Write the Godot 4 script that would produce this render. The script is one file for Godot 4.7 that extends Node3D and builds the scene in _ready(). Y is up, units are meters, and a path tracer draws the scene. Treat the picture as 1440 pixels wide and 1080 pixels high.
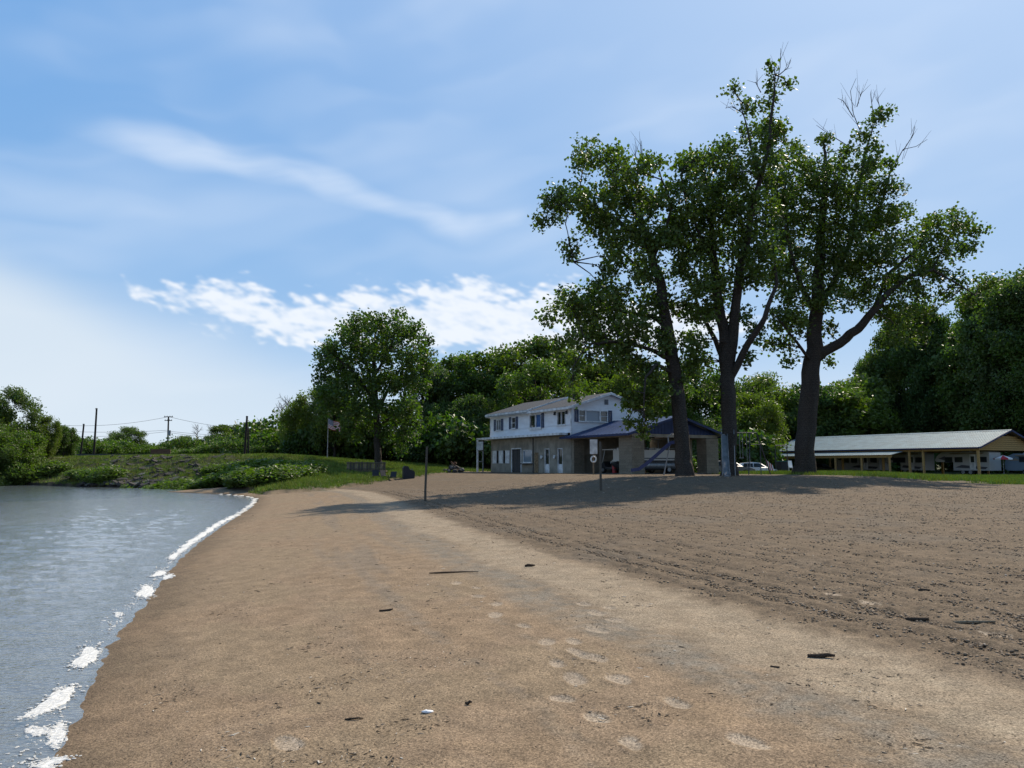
extends Node3D
# A river beach with a house, its carport, cottonwoods and a storage shed behind it.
# Camera at the origin looks along -Z; "depth" below is metres along -Z. Water level is y = 0.

const FOCAL := 1082.0
const EYE := 1.95
var tilt := deg_to_rad(6.07)
var M := {}
var used := {}
var rng := RandomNumberGenerator.new()
var n_big := FastNoiseLite.new()
var n_fine := FastNoiseLite.new()
var sun_dir := Vector3.ZERO

# ------------------------------------------------------------------ helpers

class MB:
	var v := PackedVector3Array()
	var n := PackedVector3Array()
	var c := PackedColorArray()
	var uv := PackedVector2Array()
	var idx := PackedInt32Array()
	var col := Color.WHITE
	func tri(a: Vector3, b: Vector3, d: Vector3) -> void:
		var m := (b - a).cross(d - a).normalized()
		var k := v.size()
		v.append(a); v.append(b); v.append(d)
		for i in 3:
			n.append(m); c.append(col); uv.append(Vector2.ZERO)
		idx.append(k); idx.append(k + 2); idx.append(k + 1)
	func quad(a: Vector3, b: Vector3, d: Vector3, e: Vector3) -> void:
		var m := (b - a).cross(d - a).normalized()
		var k := v.size()
		v.append(a); v.append(b); v.append(d); v.append(e)
		for i in 4:
			n.append(m); c.append(col)
		uv.append(Vector2(0, 0)); uv.append(Vector2(1, 0)); uv.append(Vector2(1, 1)); uv.append(Vector2(0, 1))
		idx.append_array(PackedInt32Array([k, k + 2, k + 1, k, k + 3, k + 2]))
	func box(at: Vector3, s: Vector3, b := Basis.IDENTITY) -> void:
		var h := s * 0.5
		var p := []
		for i in 8:
			p.append(at + b * Vector3(h.x if i & 1 else -h.x, h.y if i & 2 else -h.y, h.z if i & 4 else -h.z))
		quad(p[4], p[5], p[7], p[6]); quad(p[1], p[0], p[2], p[3])
		quad(p[5], p[1], p[3], p[7]); quad(p[0], p[4], p[6], p[2])
		quad(p[6], p[7], p[3], p[2]); quad(p[0], p[1], p[5], p[4])
	func span(lo: Vector3, hi: Vector3) -> void:
		box((lo + hi) * 0.5, hi - lo)
	func tube(pts: Array, rad: Array, sides := 6, caps := true) -> void:
		var first := v.size()
		var count := pts.size()
		var ref := Vector3(0.31, 0.2, 0.93)
		for i in count:
			var t: Vector3 = (pts[mini(i + 1, count - 1)] - pts[maxi(i - 1, 0)])
			t = t.normalized() if t.length() > 1e-6 else Vector3.UP
			var x := t.cross(ref)
			if x.length() < 0.05:
				x = t.cross(Vector3(0.9, 0.1, -0.3))
			x = x.normalized()
			var y := t.cross(x)
			var r: float = rad[i] if rad.size() > 1 else rad[0]
			for k in sides + 1:
				var a := TAU * k / sides
				var m := x * cos(a) + y * sin(a)
				v.append(pts[i] + m * r); n.append(m); c.append(col); uv.append(Vector2(float(k) / sides, i))
		for i in count - 1:
			for k in sides:
				var a := first + i * (sides + 1) + k
				var b := a + sides + 1
				idx.append_array(PackedInt32Array([a, b, a + 1, a + 1, b, b + 1]))
		if caps:
			for e in [0, count - 1]:
				var mid: int = first + e * (sides + 1)
				for k in range(1, sides - 1):
					if e == 0:
						tri(v[mid], v[mid + k], v[mid + k + 1])
					else:
						tri(v[mid], v[mid + k + 1], v[mid + k])
	func bar(a: Vector3, b: Vector3, r: float, sides := 6) -> void:
		tube([a, b], [r, r], sides)
	func beam(a: Vector3, b: Vector3, w: float, h: float) -> void:
		var z := (b - a)
		var l := z.length()
		z = z / l
		var x := Vector3.UP.cross(z)
		if x.length() < 0.01:
			x = Vector3.RIGHT
		x = x.normalized()
		box((a + b) * 0.5, Vector3(w, h, l), Basis(x, z.cross(x), z))
	func prism(poly: Array, z0: float, z1: float, t := Transform3D.IDENTITY) -> void:
		# poly: Vector2 outline, counter-clockwise seen from +z
		var pk := PackedVector2Array(poly)
		var tr := Geometry2D.triangulate_polygon(pk)
		var i := 0
		while i < tr.size():
			var a: Vector2 = pk[tr[i]]; var b: Vector2 = pk[tr[i + 1]]; var d: Vector2 = pk[tr[i + 2]]
			if (b - a).cross(d - a) < 0:
				var e := b
				b = d; d = e
			tri(t * Vector3(a.x, a.y, z1), t * Vector3(b.x, b.y, z1), t * Vector3(d.x, d.y, z1))
			tri(t * Vector3(a.x, a.y, z0), t * Vector3(d.x, d.y, z0), t * Vector3(b.x, b.y, z0))
			i += 3
		for k in pk.size():
			var a: Vector2 = pk[k]; var b: Vector2 = pk[(k + 1) % pk.size()]
			quad(t * Vector3(a.x, a.y, z0), t * Vector3(b.x, b.y, z0), t * Vector3(b.x, b.y, z1), t * Vector3(a.x, a.y, z1))
	func ball(at: Vector3, r: Vector3, rings := 5, sides := 8, rough := 0.0, sd := 1.0) -> void:
		var first := v.size()
		for i in rings + 1:
			var th := PI * i / rings
			for k in sides + 1:
				var ph := TAU * (k % sides) / sides
				var d := Vector3(sin(th) * cos(ph), cos(th), sin(th) * sin(ph))
				var w := 1.0 + rough * sin(d.x * 5.1 * sd + sd * 3.0 + d.y * 3.7) * cos(d.z * 4.3 + sd * 7.0 + d.y * 2.0)
				v.append(at + d * r * w); n.append((d / r).normalized()); c.append(col); uv.append(Vector2.ZERO)
		for i in rings:
			for k in sides:
				var a := first + i * (sides + 1) + k
				var b := a + sides + 1
				idx.append_array(PackedInt32Array([a, b, a + 1, a + 1, b, b + 1]))
	func mesh() -> ArrayMesh:
		var arr := []
		arr.resize(Mesh.ARRAY_MAX)
		arr[Mesh.ARRAY_VERTEX] = v
		arr[Mesh.ARRAY_NORMAL] = n
		arr[Mesh.ARRAY_COLOR] = c
		arr[Mesh.ARRAY_TEX_UV] = uv
		arr[Mesh.ARRAY_INDEX] = idx
		var m := ArrayMesh.new()
		m.add_surface_from_arrays(Mesh.PRIMITIVE_TRIANGLES, arr)
		return m

func numbered(called: String) -> String:
	if not used.has(called):
		used[called] = 0
		return called
	used[called] += 1
	return "%s_%03d" % [called, used[called]]

func tag(o: Node, label: String, category: String, group := "") -> void:
	o.set_meta("label", label)
	o.set_meta("category", category)
	if group:
		o.set_meta("group", group)

func thing(called: String, label: String, category: String, where := Vector3.ZERO, turn := 0.0, group := "") -> Node3D:
	var o := Node3D.new()
	o.name = numbered(called)
	add_child(o)
	o.position = where
	o.rotation.y = turn
	tag(o, label, category, group)
	return o

func part(mb: MB, called: String, m: Material, parent: Node) -> MeshInstance3D:
	return part_mesh(mb.mesh(), called, m, parent)

func part_mesh(mesh: Mesh, called: String, m: Material, parent: Node) -> MeshInstance3D:
	var o := MeshInstance3D.new()
	o.mesh = mesh
	o.material_override = m
	o.name = called
	parent.add_child(o, true)
	return o

func single(mb: MB, called: String, m: Material, label: String, category: String, group := "") -> MeshInstance3D:
	var o := part(mb, numbered(called), m, self)
	tag(o, label, category, group)
	return o

func copy(o: Node3D, base: String, label: String, where: Vector3, turn: float, size := Vector3.ONE, group := "") -> Node3D:
	var d: Node3D = o.duplicate()
	d.name = numbered(base)
	add_child(d)
	d.position = where
	d.rotation = Vector3(0, turn, 0)
	d.scale = size
	d.set_meta("label", label)
	if group:
		d.set_meta("group", group)
	return d

func rnd(a: float, b: float) -> float:
	return rng.randf_range(a, b)

func rdir() -> Vector3:
	var z := rnd(-1, 1)
	var a := rnd(0, TAU)
	var s := sqrt(1 - z * z)
	return Vector3(s * cos(a), z, s * sin(a))

func at(px: float, py: float, depth: float) -> Vector3:
	var y := (540.0 - py) / FOCAL
	var d := Vector3((px - 720.0) / FOCAL, y * cos(tilt) + sin(tilt), -cos(tilt) + y * sin(tilt))
	return Vector3(0, EYE, 0) + d * (depth / -d.z)

func stand(px: float, depth: float) -> Vector3:
	var p := at(px, 655, depth)
	p.y = height(p.x, p.z)
	return p

func on_ground(px: float, py: float) -> Vector3:
	var h := 0.5
	var p := Vector3.ZERO
	var y := (540.0 - py) / FOCAL
	var d := Vector3((px - 720.0) / FOCAL, y * cos(tilt) + sin(tilt), -cos(tilt) + y * sin(tilt))
	for i in 30:
		p = Vector3(0, EYE, 0) + d * ((h - EYE) / d.y)
		h = h * 0.6 + 0.4 * height(p.x, p.z)
	p.y = height(p.x, p.z)
	return p

func piece(xs: PackedFloat32Array, ys: PackedFloat32Array, x: float) -> float:
	var k := xs.size()
	if x <= xs[0]:
		return ys[0]
	for i in range(1, k):
		if x < xs[i]:
			var t := (x - xs[i - 1]) / (xs[i] - xs[i - 1])
			return ys[i - 1] + (ys[i] - ys[i - 1]) * t
	return ys[k - 1]

# ------------------------------------------------------------------ materials

func mk(called: String, c: Color, rough := 0.8, spec := 0.4) -> StandardMaterial3D:
	var m := StandardMaterial3D.new()
	m.resource_name = called
	m.albedo_color = c.linear_to_srgb()
	m.roughness = rough
	m.metallic_specular = spec
	M[called] = m
	return m

func leaf_material(called: String, c: Color) -> void:
	var m := mk(called, c, 0.45, 0.38)
	m.vertex_color_use_as_albedo = true
	m.backlight_enabled = true
	m.backlight = Color(0.82, 0.98, 0.38)

func noise_tex(freq: float, octaves: int, lo: float, hi: float, size := 256, kind := FastNoiseLite.TYPE_SIMPLEX_SMOOTH, sd := 1) -> NoiseTexture2D:
	var f := FastNoiseLite.new()
	f.noise_type = kind
	f.seed = sd
	f.frequency = freq
	f.fractal_octaves = octaves
	var t := NoiseTexture2D.new()
	t.width = size; t.height = size
	t.seamless = true
	t.noise = f
	var g := Gradient.new()
	g.offsets = PackedFloat32Array([0.15, 0.85])
	g.colors = PackedColorArray([Color(lo, lo, lo), Color(hi, hi, hi)])
	t.color_ramp = g
	return t

func weather(m: StandardMaterial3D, tex: Texture2D, scale: Vector3, bump: Texture2D = null, bump_cm := 0.0) -> StandardMaterial3D:
	m.albedo_texture = tex
	m.uv1_triplanar = true
	m.uv1_scale = scale
	if bump:
		m.heightmap_enabled = true
		m.heightmap_texture = bump
		m.heightmap_scale = bump_cm
	return m

func speckle_image(size: int, sd: int) -> Image:
	# grains of several sizes
	var r := RandomNumberGenerator.new()
	r.seed = sd
	var im := Image.create(size, size, false, Image.FORMAT_L8)
	im.fill(Color(0.5, 0.5, 0.5))
	var bytes := PackedByteArray()
	bytes.resize(size * size)
	var half := size / 2
	var quarter := size / 4
	var coarse := PackedFloat32Array()
	coarse.resize(half * half)
	for i in half * half:
		coarse[i] = r.randf()
	var lumps := PackedFloat32Array()
	lumps.resize(quarter * quarter)
	for i in quarter * quarter:
		lumps[i] = r.randf()
	for y in size:
		for x in size:
			var w := 0.36 * r.randf() + 0.36 * coarse[(y / 2) * half + x / 2] + 0.28 * lumps[(y / 4) * quarter + x / 4]
			bytes[y * size + x] = clampi(int(255.0 * (0.42 + 0.68 * w)), 0, 255)
	im = Image.create_from_data(size, size, false, Image.FORMAT_L8, bytes)
	# pebbles, shell bits and dark crumbs
	for i in int(size * size / 420.0):
		var x := r.randi_range(0, size - 4)
		var y := r.randi_range(0, size - 4)
		var k := r.randf()
		var g := r.randf_range(0.3, 0.55) if k < 0.62 else r.randf_range(0.92, 1.0)
		im.fill_rect(Rect2i(x, y, r.randi_range(1, 4), r.randi_range(1, 3)), Color(g, g, g))
	return im

func make_materials() -> void:
	var mottled := noise_tex(0.02, 5, 0.66, 1.0, 512, FastNoiseLite.TYPE_SIMPLEX_SMOOTH, 4)
	var soft := noise_tex(0.012, 4, 0.82, 1.0, 256, FastNoiseLite.TYPE_SIMPLEX_SMOOTH, 9)
	var grit := noise_tex(0.18, 3, 0.6, 1.0, 256, FastNoiseLite.TYPE_SIMPLEX, 12)
	var gmap := ImageTexture.create_from_image(speckle_image(1024, 77))
	var g := mk("ground", Color.WHITE, 0.95, 0.25)
	g.vertex_color_use_as_albedo = true
	g.albedo_texture = gmap
	g.uv1_scale = Vector3(0.27, 0.27, 1)
	g.detail_enabled = true
	g.detail_uv_layer = BaseMaterial3D.DETAIL_UV_2
	g.detail_blend_mode = BaseMaterial3D.BLEND_MODE_MUL
	g.detail_albedo = noise_tex(0.02, 7, 0.88, 1.0, 1024, FastNoiseLite.TYPE_SIMPLEX_SMOOTH, 31)
	g.uv2_scale = Vector3(0.11, 0.11, 1)
	g.heightmap_enabled = true
	g.heightmap_texture = gmap
	g.heightmap_scale = 0.7
	var w := mk("water", Color(0.20, 0.235, 0.25), 0.07, 0.5)
	w.albedo_color.a = 0.48
	w.transparency = BaseMaterial3D.TRANSPARENCY_ALPHA
	var wn := noise_tex(0.03, 4, 0.0, 1.0, 512, FastNoiseLite.TYPE_SIMPLEX_SMOOTH, 5)
	w.heightmap_enabled = true
	w.heightmap_texture = wn
	w.heightmap_scale = 0.55
	w.uv1_triplanar = true
	w.uv1_world_triplanar = true
	w.uv1_scale = Vector3(0.42, 0.42, 0.8)
	weather(mk("foam", Color(0.74, 0.725, 0.68), 0.9, 0.3), soft, Vector3(6, 6, 6), grit, 0.5)
	leaf_material("leaf", Color(0.132, 0.170, 0.048))
	leaf_material("leaf_yellow", Color(0.158, 0.182, 0.046))
	leaf_material("leaf_dark", Color(0.096, 0.138, 0.048))
	leaf_material("leaf_grey", Color(0.122, 0.152, 0.060))
	var grass := mk("grass", Color(0.17, 0.205, 0.042), 0.7, 0.3)
	grass.vertex_color_use_as_albedo = true
	grass.backlight_enabled = true
	grass.backlight = Color(0.6, 0.7, 0.15)
	weather(mk("bark", Color(0.165, 0.138, 0.115), 0.95, 0.2), noise_tex(0.05, 4, 0.45, 1.0, 256, FastNoiseLite.TYPE_SIMPLEX, 3), Vector3(3.2, 0.55, 3.2), noise_tex(0.05, 4, 0.0, 1.0, 256, FastNoiseLite.TYPE_SIMPLEX, 3), 6.0)
	weather(mk("bare_twig", Color(0.16, 0.13, 0.11), 0.9, 0.2), grit, Vector3(1, 1, 1))
	weather(mk("driftwood", Color(0.12, 0.085, 0.06), 0.9, 0.2), noise_tex(0.06, 4, 0.4, 1.0, 256, FastNoiseLite.TYPE_SIMPLEX, 8), Vector3(3, 9, 9))
	weather(mk("pale_wood", Color(0.34, 0.26, 0.17), 0.9, 0.2), noise_tex(0.06, 4, 0.6, 1.0, 256, FastNoiseLite.TYPE_SIMPLEX, 8), Vector3(2, 6, 6))
	weather(mk("lumber", Color(0.56, 0.33, 0.12), 0.8, 0.3), noise_tex(0.03, 4, 0.72, 1.0, 256, FastNoiseLite.TYPE_SIMPLEX, 18), Vector3(1.5, 0.6, 1.5))
	weather(mk("old_wood", Color(0.16, 0.13, 0.10), 0.9, 0.2), grit, Vector3(0.8, 3, 0.8))
	weather(mk("siding", Color(0.80, 0.81, 0.83), 0.6, 0.4), noise_tex(0.02, 4, 0.94, 1.0, 128, FastNoiseLite.TYPE_SIMPLEX_SMOOTH, 14), Vector3(0.25, 0.6, 0.25))
	weather(mk("trim", Color(0.76, 0.76, 0.75), 0.55, 0.4), soft, Vector3(0.5, 0.5, 0.5))
	weather(mk("block", Color(0.37, 0.325, 0.25), 0.92, 0.2), grit, Vector3(0.9, 0.9, 0.9), grit, 0.5)
	weather(mk("block_dark", Color(0.32, 0.28, 0.215), 0.92, 0.2), grit, Vector3(0.8, 0.8, 0.8), grit, 0.5)
	weather(mk("mortar", Color(0.24, 0.21, 0.17), 0.95, 0.2), grit, Vector3(2, 2, 2))
	weather(mk("tan_wall", Color(0.32, 0.29, 0.235), 0.9, 0.25), soft, Vector3(0.3, 0.3, 0.3))
	weather(mk("shingle", Color(0.085, 0.09, 0.10), 0.95, 0.25), grit, Vector3(0.5, 1.2, 0.5), grit, 1.0)
	weather(mk("blue_metal", Color(0.028, 0.06, 0.155), 0.42, 0.45), soft, Vector3(0.3, 0.3, 0.3))
	weather(mk("blue_paint", Color(0.012, 0.028, 0.10), 0.5, 0.4), soft, Vector3(0.4, 0.4, 0.4))
	weather(mk("shutter_blue", Color(0.022, 0.05, 0.13), 0.6, 0.4), soft, Vector3(1, 1, 1))
	weather(mk("panel_blue", Color(0.05, 0.14, 0.33), 0.5, 0.4), soft, Vector3(1, 1, 1))
	var tin := weather(mk("tin_roof", Color(0.14, 0.235, 0.26), 0.62, 0.35), noise_tex(0.012, 4, 0.8, 1.0, 256, FastNoiseLite.TYPE_SIMPLEX_SMOOTH, 23), Vector3(0.16, 0.16, 0.4))
	weather(mk("dark_wood", Color(0.045, 0.035, 0.028), 0.85, 0.3), grit, Vector3(1, 1, 1))
	weather(mk("plywood", Color(0.30, 0.21, 0.12), 0.85, 0.3), mottled, Vector3(0.4, 0.4, 0.4))
	weather(mk("concrete", Color(0.20, 0.185, 0.165), 0.95, 0.2), mottled, Vector3(0.6, 0.6, 0.6), grit, 1.0)
	weather(mk("dark_rock", Color(0.085, 0.075, 0.068), 0.9, 0.3), mottled, Vector3(0.7, 0.7, 0.7), grit, 2.0)
	weather(mk("rust", Color(0.19, 0.10, 0.06), 0.85, 0.3), mottled, Vector3(0.5, 0.5, 0.5))
	weather(mk("steel", Color(0.30, 0.31, 0.32), 0.45, 0.5), soft, Vector3(1, 1, 1)).metallic = 0.6
	weather(mk("dark_steel", Color(0.05, 0.05, 0.055), 0.55, 0.4), soft, Vector3(1, 1, 1))
	mk("wire", Color(0.05, 0.05, 0.05), 0.8, 0.2)
	mk("rubber", Color(0.02, 0.02, 0.021), 0.85, 0.3)
	mk("black_plastic", Color(0.018, 0.019, 0.024), 0.6, 0.4)
	mk("cream", Color(0.52, 0.49, 0.43), 0.5, 0.4)
	mk("white_gel", Color(0.70, 0.70, 0.68), 0.35, 0.5)
	mk("rv_white", Color(0.38, 0.37, 0.35), 0.45, 0.5)
	mk("rv_dark", Color(0.045, 0.045, 0.055), 0.4, 0.5)
	mk("rv_tan", Color(0.25, 0.20, 0.15), 0.5, 0.5)
	mk("silver_paint", Color(0.50, 0.51, 0.53), 0.22, 0.6).clearcoat_enabled = true
	mk("dark_paint", Color(0.025, 0.027, 0.032), 0.22, 0.6).clearcoat_enabled = true
	mk("red_plastic", Color(0.36, 0.03, 0.035), 0.45, 0.4)
	mk("green_plastic", Color(0.03, 0.12, 0.10), 0.55, 0.4)
	mk("flag_red", Color(0.42, 0.05, 0.06), 0.85, 0.2)
	mk("flag_white", Color(0.68, 0.66, 0.64), 0.85, 0.2)
	mk("flag_blue", Color(0.03, 0.045, 0.16), 0.85, 0.2)
	mk("slide_blue", Color(0.018, 0.028, 0.11), 0.4, 0.5)
	mk("lens", Color(0.55, 0.52, 0.45), 0.15, 0.5)
	var gl := mk("glass", Color(0.03, 0.04, 0.05), 0.03, 0.5)
	gl.albedo_color.a = 0.25
	gl.transparency = BaseMaterial3D.TRANSPARENCY_ALPHA
	var dg := mk("dark_glass", Color(0.02, 0.025, 0.03), 0.06, 0.5)
	mk("grey_glass", Color(0.16, 0.21, 0.26), 0.08, 0.5)
	mk("pebble", Color.WHITE, 0.9, 0.3).vertex_color_use_as_albedo = true

# ------------------------------------------------------------------ sky

func sky_color(az: float, el: float) -> Color:
	# az, el in degrees; az 0 is where the beach runs to, positive to the right
	var e := maxf(el, 0.0)
	var low := exp(-e / 8.0)
	var c := Vector3(0.090, 0.275, 0.62).lerp(Vector3(0.285, 0.515, 0.79), exp(-e / 19.0))
	c = c.lerp(Vector3(0.60, 0.70, 0.79), 0.62 * low)
	# brighter, whiter air round the sun
	var d := Vector3(sin(deg_to_rad(az)) * cos(deg_to_rad(el)), sin(deg_to_rad(el)), -cos(deg_to_rad(az)) * cos(deg_to_rad(el)))
	var near := maxf(0.0, d.dot(sun_dir))
	c = c.lerp(Vector3(0.68, 0.78, 0.92), 0.58 * pow(near, 4.0))
	c += Vector3(1.0, 0.95, 0.85) * 0.5 * pow(near, 60.0)
	# high thin cirrus in long streaks
	var p := Vector2(az * 0.9 + el * 0.55, el * 1.5 - az * 0.3)
	var warp := n_big.get_noise_2d(p.x * 1.4 + 300.0, p.y * 1.4) * 5.0
	var streak := n_big.get_noise_2d(p.x * 0.75 + warp, p.y * 2.6 + warp * 1.2 + 90.0)
	var veil := n_big.get_noise_2d(az * 0.55 - 40.0, el * 1.2 + 500.0)
	var cirrus := smoothstep(-0.1, 0.9, streak * 0.5 + veil * 0.8 + 0.16) * 0.30
	var k := fposmod(az + 180.0, 360.0) - 180.0
	# a curved band of cirrus, and softer veils beside it
	var band := piece(PackedFloat32Array([-34, -27.4, -21.9, -17, -12.9, -8.7, -3.8, 1.1, 5]), PackedFloat32Array([21.4, 21.0, 21.0, 20.8, 20.0, 18.7, 17.9, 18.9, 20.5]), k)
	var wide := piece(PackedFloat32Array([-34, -27, -21, -14, -9, -3, 2, 6]), PackedFloat32Array([0.9, 1.2, 1.5, 1.5, 1.1, 1.4, 1.2, 0.8]), k)
	var off := (el - band + warp * 0.16) / (wide * 0.85 * (1.0 + 0.6 * streak))
	var reach := smoothstep(-33.0, -24.0, k) * (1.0 - smoothstep(0.2, 2.6, k + warp * 0.15))
	var fibre := n_fine.get_noise_2d(p.x * 5.0 + warp * 3.0, p.y * 26.0 + warp * 4.0)
	cirrus = maxf(cirrus, exp(-off * off) * reach * (0.55 + 0.5 * streak + 0.05 * fibre))
	var off2 := (el - 17.0 + warp * 0.12) / 1.6
	cirrus = maxf(cirrus, exp(-off2 * off2) * 0.42 * smoothstep(-60.0, -40.0, k) * (1.0 - smoothstep(-27.0, -17.0, k)) * (0.8 + 0.4 * streak))
	c = c.lerp(Vector3(0.66, 0.75, 0.88), clampf(cirrus, 0.0, 0.85))
	# fields of small flat cloud (the first one in front of the beach, others round the sky)
	var dens := 0.0
	for f in [[0.0, 0.0], [75.0, -1.0], [-82.0, 2.5], [142.0, 1.0], [-155.0, -0.5]]:
		var x: float = fposmod(az - f[0] + 180.0, 360.0) - 180.0
		if x < -32.0 or x > 22.0:
			continue
		var y: float = el - f[1]
		var top := piece(PackedFloat32Array([-30, -25.6, -23.6, -15.3, -8.6, -1.6, 4, 12, 20]), PackedFloat32Array([11.0, 11.9, 13.3, 12.5, 13.0, 14.1, 13.4, 12.0, 10.0]), x)
		var low2 := piece(PackedFloat32Array([-30, -25.6, -20, -14, -6.4, 3.2, 12, 20]), PackedFloat32Array([12.5, 11.2, 9.2, 8.7, 8.0, 7.6, 7.8, 10.0]), x)
		var edge := minf(top - y, y - low2)
		if edge < -2.2:
			continue
		var rag := n_big.get_noise_2d(x * 2.6 + f[0] * 9.0, y * 6.0 + x * 1.6)
		var curl := n_fine.get_noise_2d(x * 8.0 + rag * 6.0, y * 22.0 + x * 4.0)
		var tiny := n_fine.get_noise_2d(x * 21.0 + 70.0, y * 46.0 + x * 8.0)
		var v: float = edge * 0.42 + rag * 0.62 + curl * 0.40 + tiny * 0.20 + 0.02
		dens = maxf(dens, smoothstep(-0.03, 0.62, v) * (0.84 + 0.30 * curl + 0.14 * tiny))
	c = c.lerp(Vector3(0.80, 0.84, 0.90), clampf(dens, 0.0, 0.92))
	# a low milky bank on one side
	var rise := 3.0 + 7.0 * smoothstep(-8.0, -40.0, k) * smoothstep(-150.0, -90.0, k)
	var bank := exp(-pow(maxf(0.0, el - rise + 3.0 * veil) / 3.6, 2.0)) * (0.42 + 0.38 * smoothstep(0.0, -35.0, k) * smoothstep(-150.0, -90.0, k))
	c = c.lerp(Vector3(0.67, 0.74, 0.80), clampf(bank, 0.0, 0.8))
	c *= 0.92
	return Color(c.x, c.y, c.z)

func fill_sky(im: Image, x0: int, x1: int, y0: int, y1: int) -> void:
	var w := im.get_width()
	var h := im.get_height()
	for y in range(y0, y1):
		var el := 90.0 - (y + 0.5) / h * 180.0
		for x in range(x0, x1):
			# the first column looks along -Z
			var az := fposmod((x + 0.5) / w * 360.0 + 180.0, 360.0) - 180.0
			im.set_pixel(x, y, sky_color(az, el))

func make_sky() -> PanoramaSkyMaterial:
	var im := Image.create(512, 256, false, Image.FORMAT_RGBF)
	fill_sky(im, 0, 512, 0, 130)
	for y in range(130, 256):
		for x in 512:
			im.set_pixel(x, y, Color(0.30, 0.29, 0.26))
	im.resize(4096, 2048, Image.INTERPOLATE_BILINEAR)
	# the same sky at full fineness where it is looked at
	fill_sky(im, 0, 470, 590, 1030)
	fill_sky(im, 3626, 4096, 590, 1030)
	var s := PanoramaSkyMaterial.new()
	s.panorama = ImageTexture.create_from_image(im)
	return s

# ------------------------------------------------------------------ terrain

var shore_d := PackedFloat32Array([-30, -8, 0, 3, 5.23, 6.43, 7.49, 9.03, 10.93, 14.53, 16.26, 19.62, 25.93, 36.41, 45.66, 49, 53, 58])
var shore_w := PackedFloat32Array([-0.6, -0.9, -1.5, -2.35, -3.12, -3.60, -4.06, -4.64, -5.25, -6.46, -7.02, -8.0, -9.67, -12.31, -15.04, -16.6, -19.6, -26])
var beach_s := PackedFloat32Array([-30, -6, 0, 1.5, 4, 8, 16, 25])
var beach_h := PackedFloat32Array([-2.0, -0.8, 0, 0.15, 0.33, 0.5, 0.75, 0.85])
var foot := PackedVector2Array([Vector2(-400, 96), Vector2(-110, 96), Vector2(-52.5, 80), Vector2(-36, 70), Vector2(-25, 65.5), Vector2(-19.2, 56), Vector2(-15.6, 49.5), Vector2(-12.2, 49.8), Vector2(-9.4, 61), Vector2(-5.5, 70), Vector2(-3.4, 76), Vector2(2, 84), Vector2(14, 92), Vector2(30, 122), Vector2(60, 128), Vector2(110, 90), Vector2(400, 60)])
var core := PackedVector2Array([Vector2(-2, 73), Vector2(4.7, 61), Vector2(8.4, 54), Vector2(11, 46), Vector2(20, 53), Vector2(24, 62)])
var prints := []

func seg_dist(p: Vector2, a: Vector2, b: Vector2) -> float:
	var ab := b - a
	var t := clampf((p - a).dot(ab) / ab.length_squared(), 0.0, 1.0)
	return p.distance_to(a + ab * t)

func inland(x: float, z: float) -> float:
	# metres from the water's edge of the beach, positive on sand
	return 0.93 * (x - piece(shore_d, shore_w, -z))

func behind_foot(x: float, d: float) -> float:
	# metres behind the foot of the grassy bank, positive on the bank
	if d < 40.0 and x > -400.0:
		return -20.0
	var p := Vector2(x, d)
	var best := 1e9
	var side := -1.0
	for i in foot.size() - 1:
		var a := foot[i]
		var b := foot[i + 1]
		if x < minf(a.x, b.x) - best or x > maxf(a.x, b.x) + best:
			continue
		var q := seg_dist(p, a, b)
		if q < best - 1e-5:
			best = q
			side = 1.0 if (b - a).cross(p - a) > 0.0 else -1.0
	return best * side

func height(x: float, z: float) -> float:
	var d := -z
	var s := inland(x, z)
	var h := piece(beach_s, beach_h, s)
	if d > 26.0:
		var p := Vector2(x, d)
		var q := 1e9
		for i in core.size() - 1:
			q = minf(q, seg_dist(p, core[i], core[i + 1]))
		h = lerpf(h, 1.37, 1.0 - smoothstep(3.0, 15.0, q)) if s > 0.0 else h
	if d > 40.0:
		var g := behind_foot(x, d)
		if g > 0.0:
			var low := maxf(h, 0.02)
			if x < -13.0:
				low = minf(low, 0.25 + 0.1 * g)
			var top := lerpf(2.95, 2.32, smoothstep(-24.0, -13.0, x))
			top = lerpf(top, 1.5, smoothstep(20.0, 40.0, x))
			var run := lerpf(8.0, 15.0, smoothstep(-24.0, -13.0, x))
			var t := smoothstep(-0.2, 1.0, g / run)
			if x < -17.0:
				t = clampf(t + 0.10 * n_big.get_noise_2d(x * 9.0, d * 9.0) * minf(1.0, g), 0.0, 1.0)
			h = lerpf(low, top, t) if g < run else top
			h += clampf((g - 40.0) * 0.012, 0.0, 4.0)
		elif x < -14.0 and s < 0.0:
			h = minf(h, 0.35 * g * 0.4)
	return h

func blend(a: Color, b: Color, t: float) -> Color:
	return a.lerp(b, clampf(t, 0.0, 1.0))

func grassy(x: float, z: float) -> float:
	# how much of the ground here is grass, 0 to 1
	var d := -z
	if d < 34.0:
		return 0.0
	var w := 1.6 * n_big.get_noise_2d(x * 7.0, d * 7.0)
	var g := behind_foot(x, d)
	var k := smoothstep(-0.4, 0.7, g + w * 0.6)
	# lawn round the shed
	var edge := piece(PackedFloat32Array([12, 16, 20, 24, 30, 40, 70]), PackedFloat32Array([60, 54.5, 48.5, 44.5, 43, 42, 40]), x) 
	k = maxf(k, smoothstep(-1.0, 2.2, d - edge + w * 2.2) * smoothstep(13.0, 17.0, x))
	# gravel drive on the bank
	if x < -16.0 and d > 80.0:
		var q := absf(d - (91.0 + 0.16 * (x + 40.0))) 
		k *= smoothstep(1.6, 2.6, q)
	return k

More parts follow.
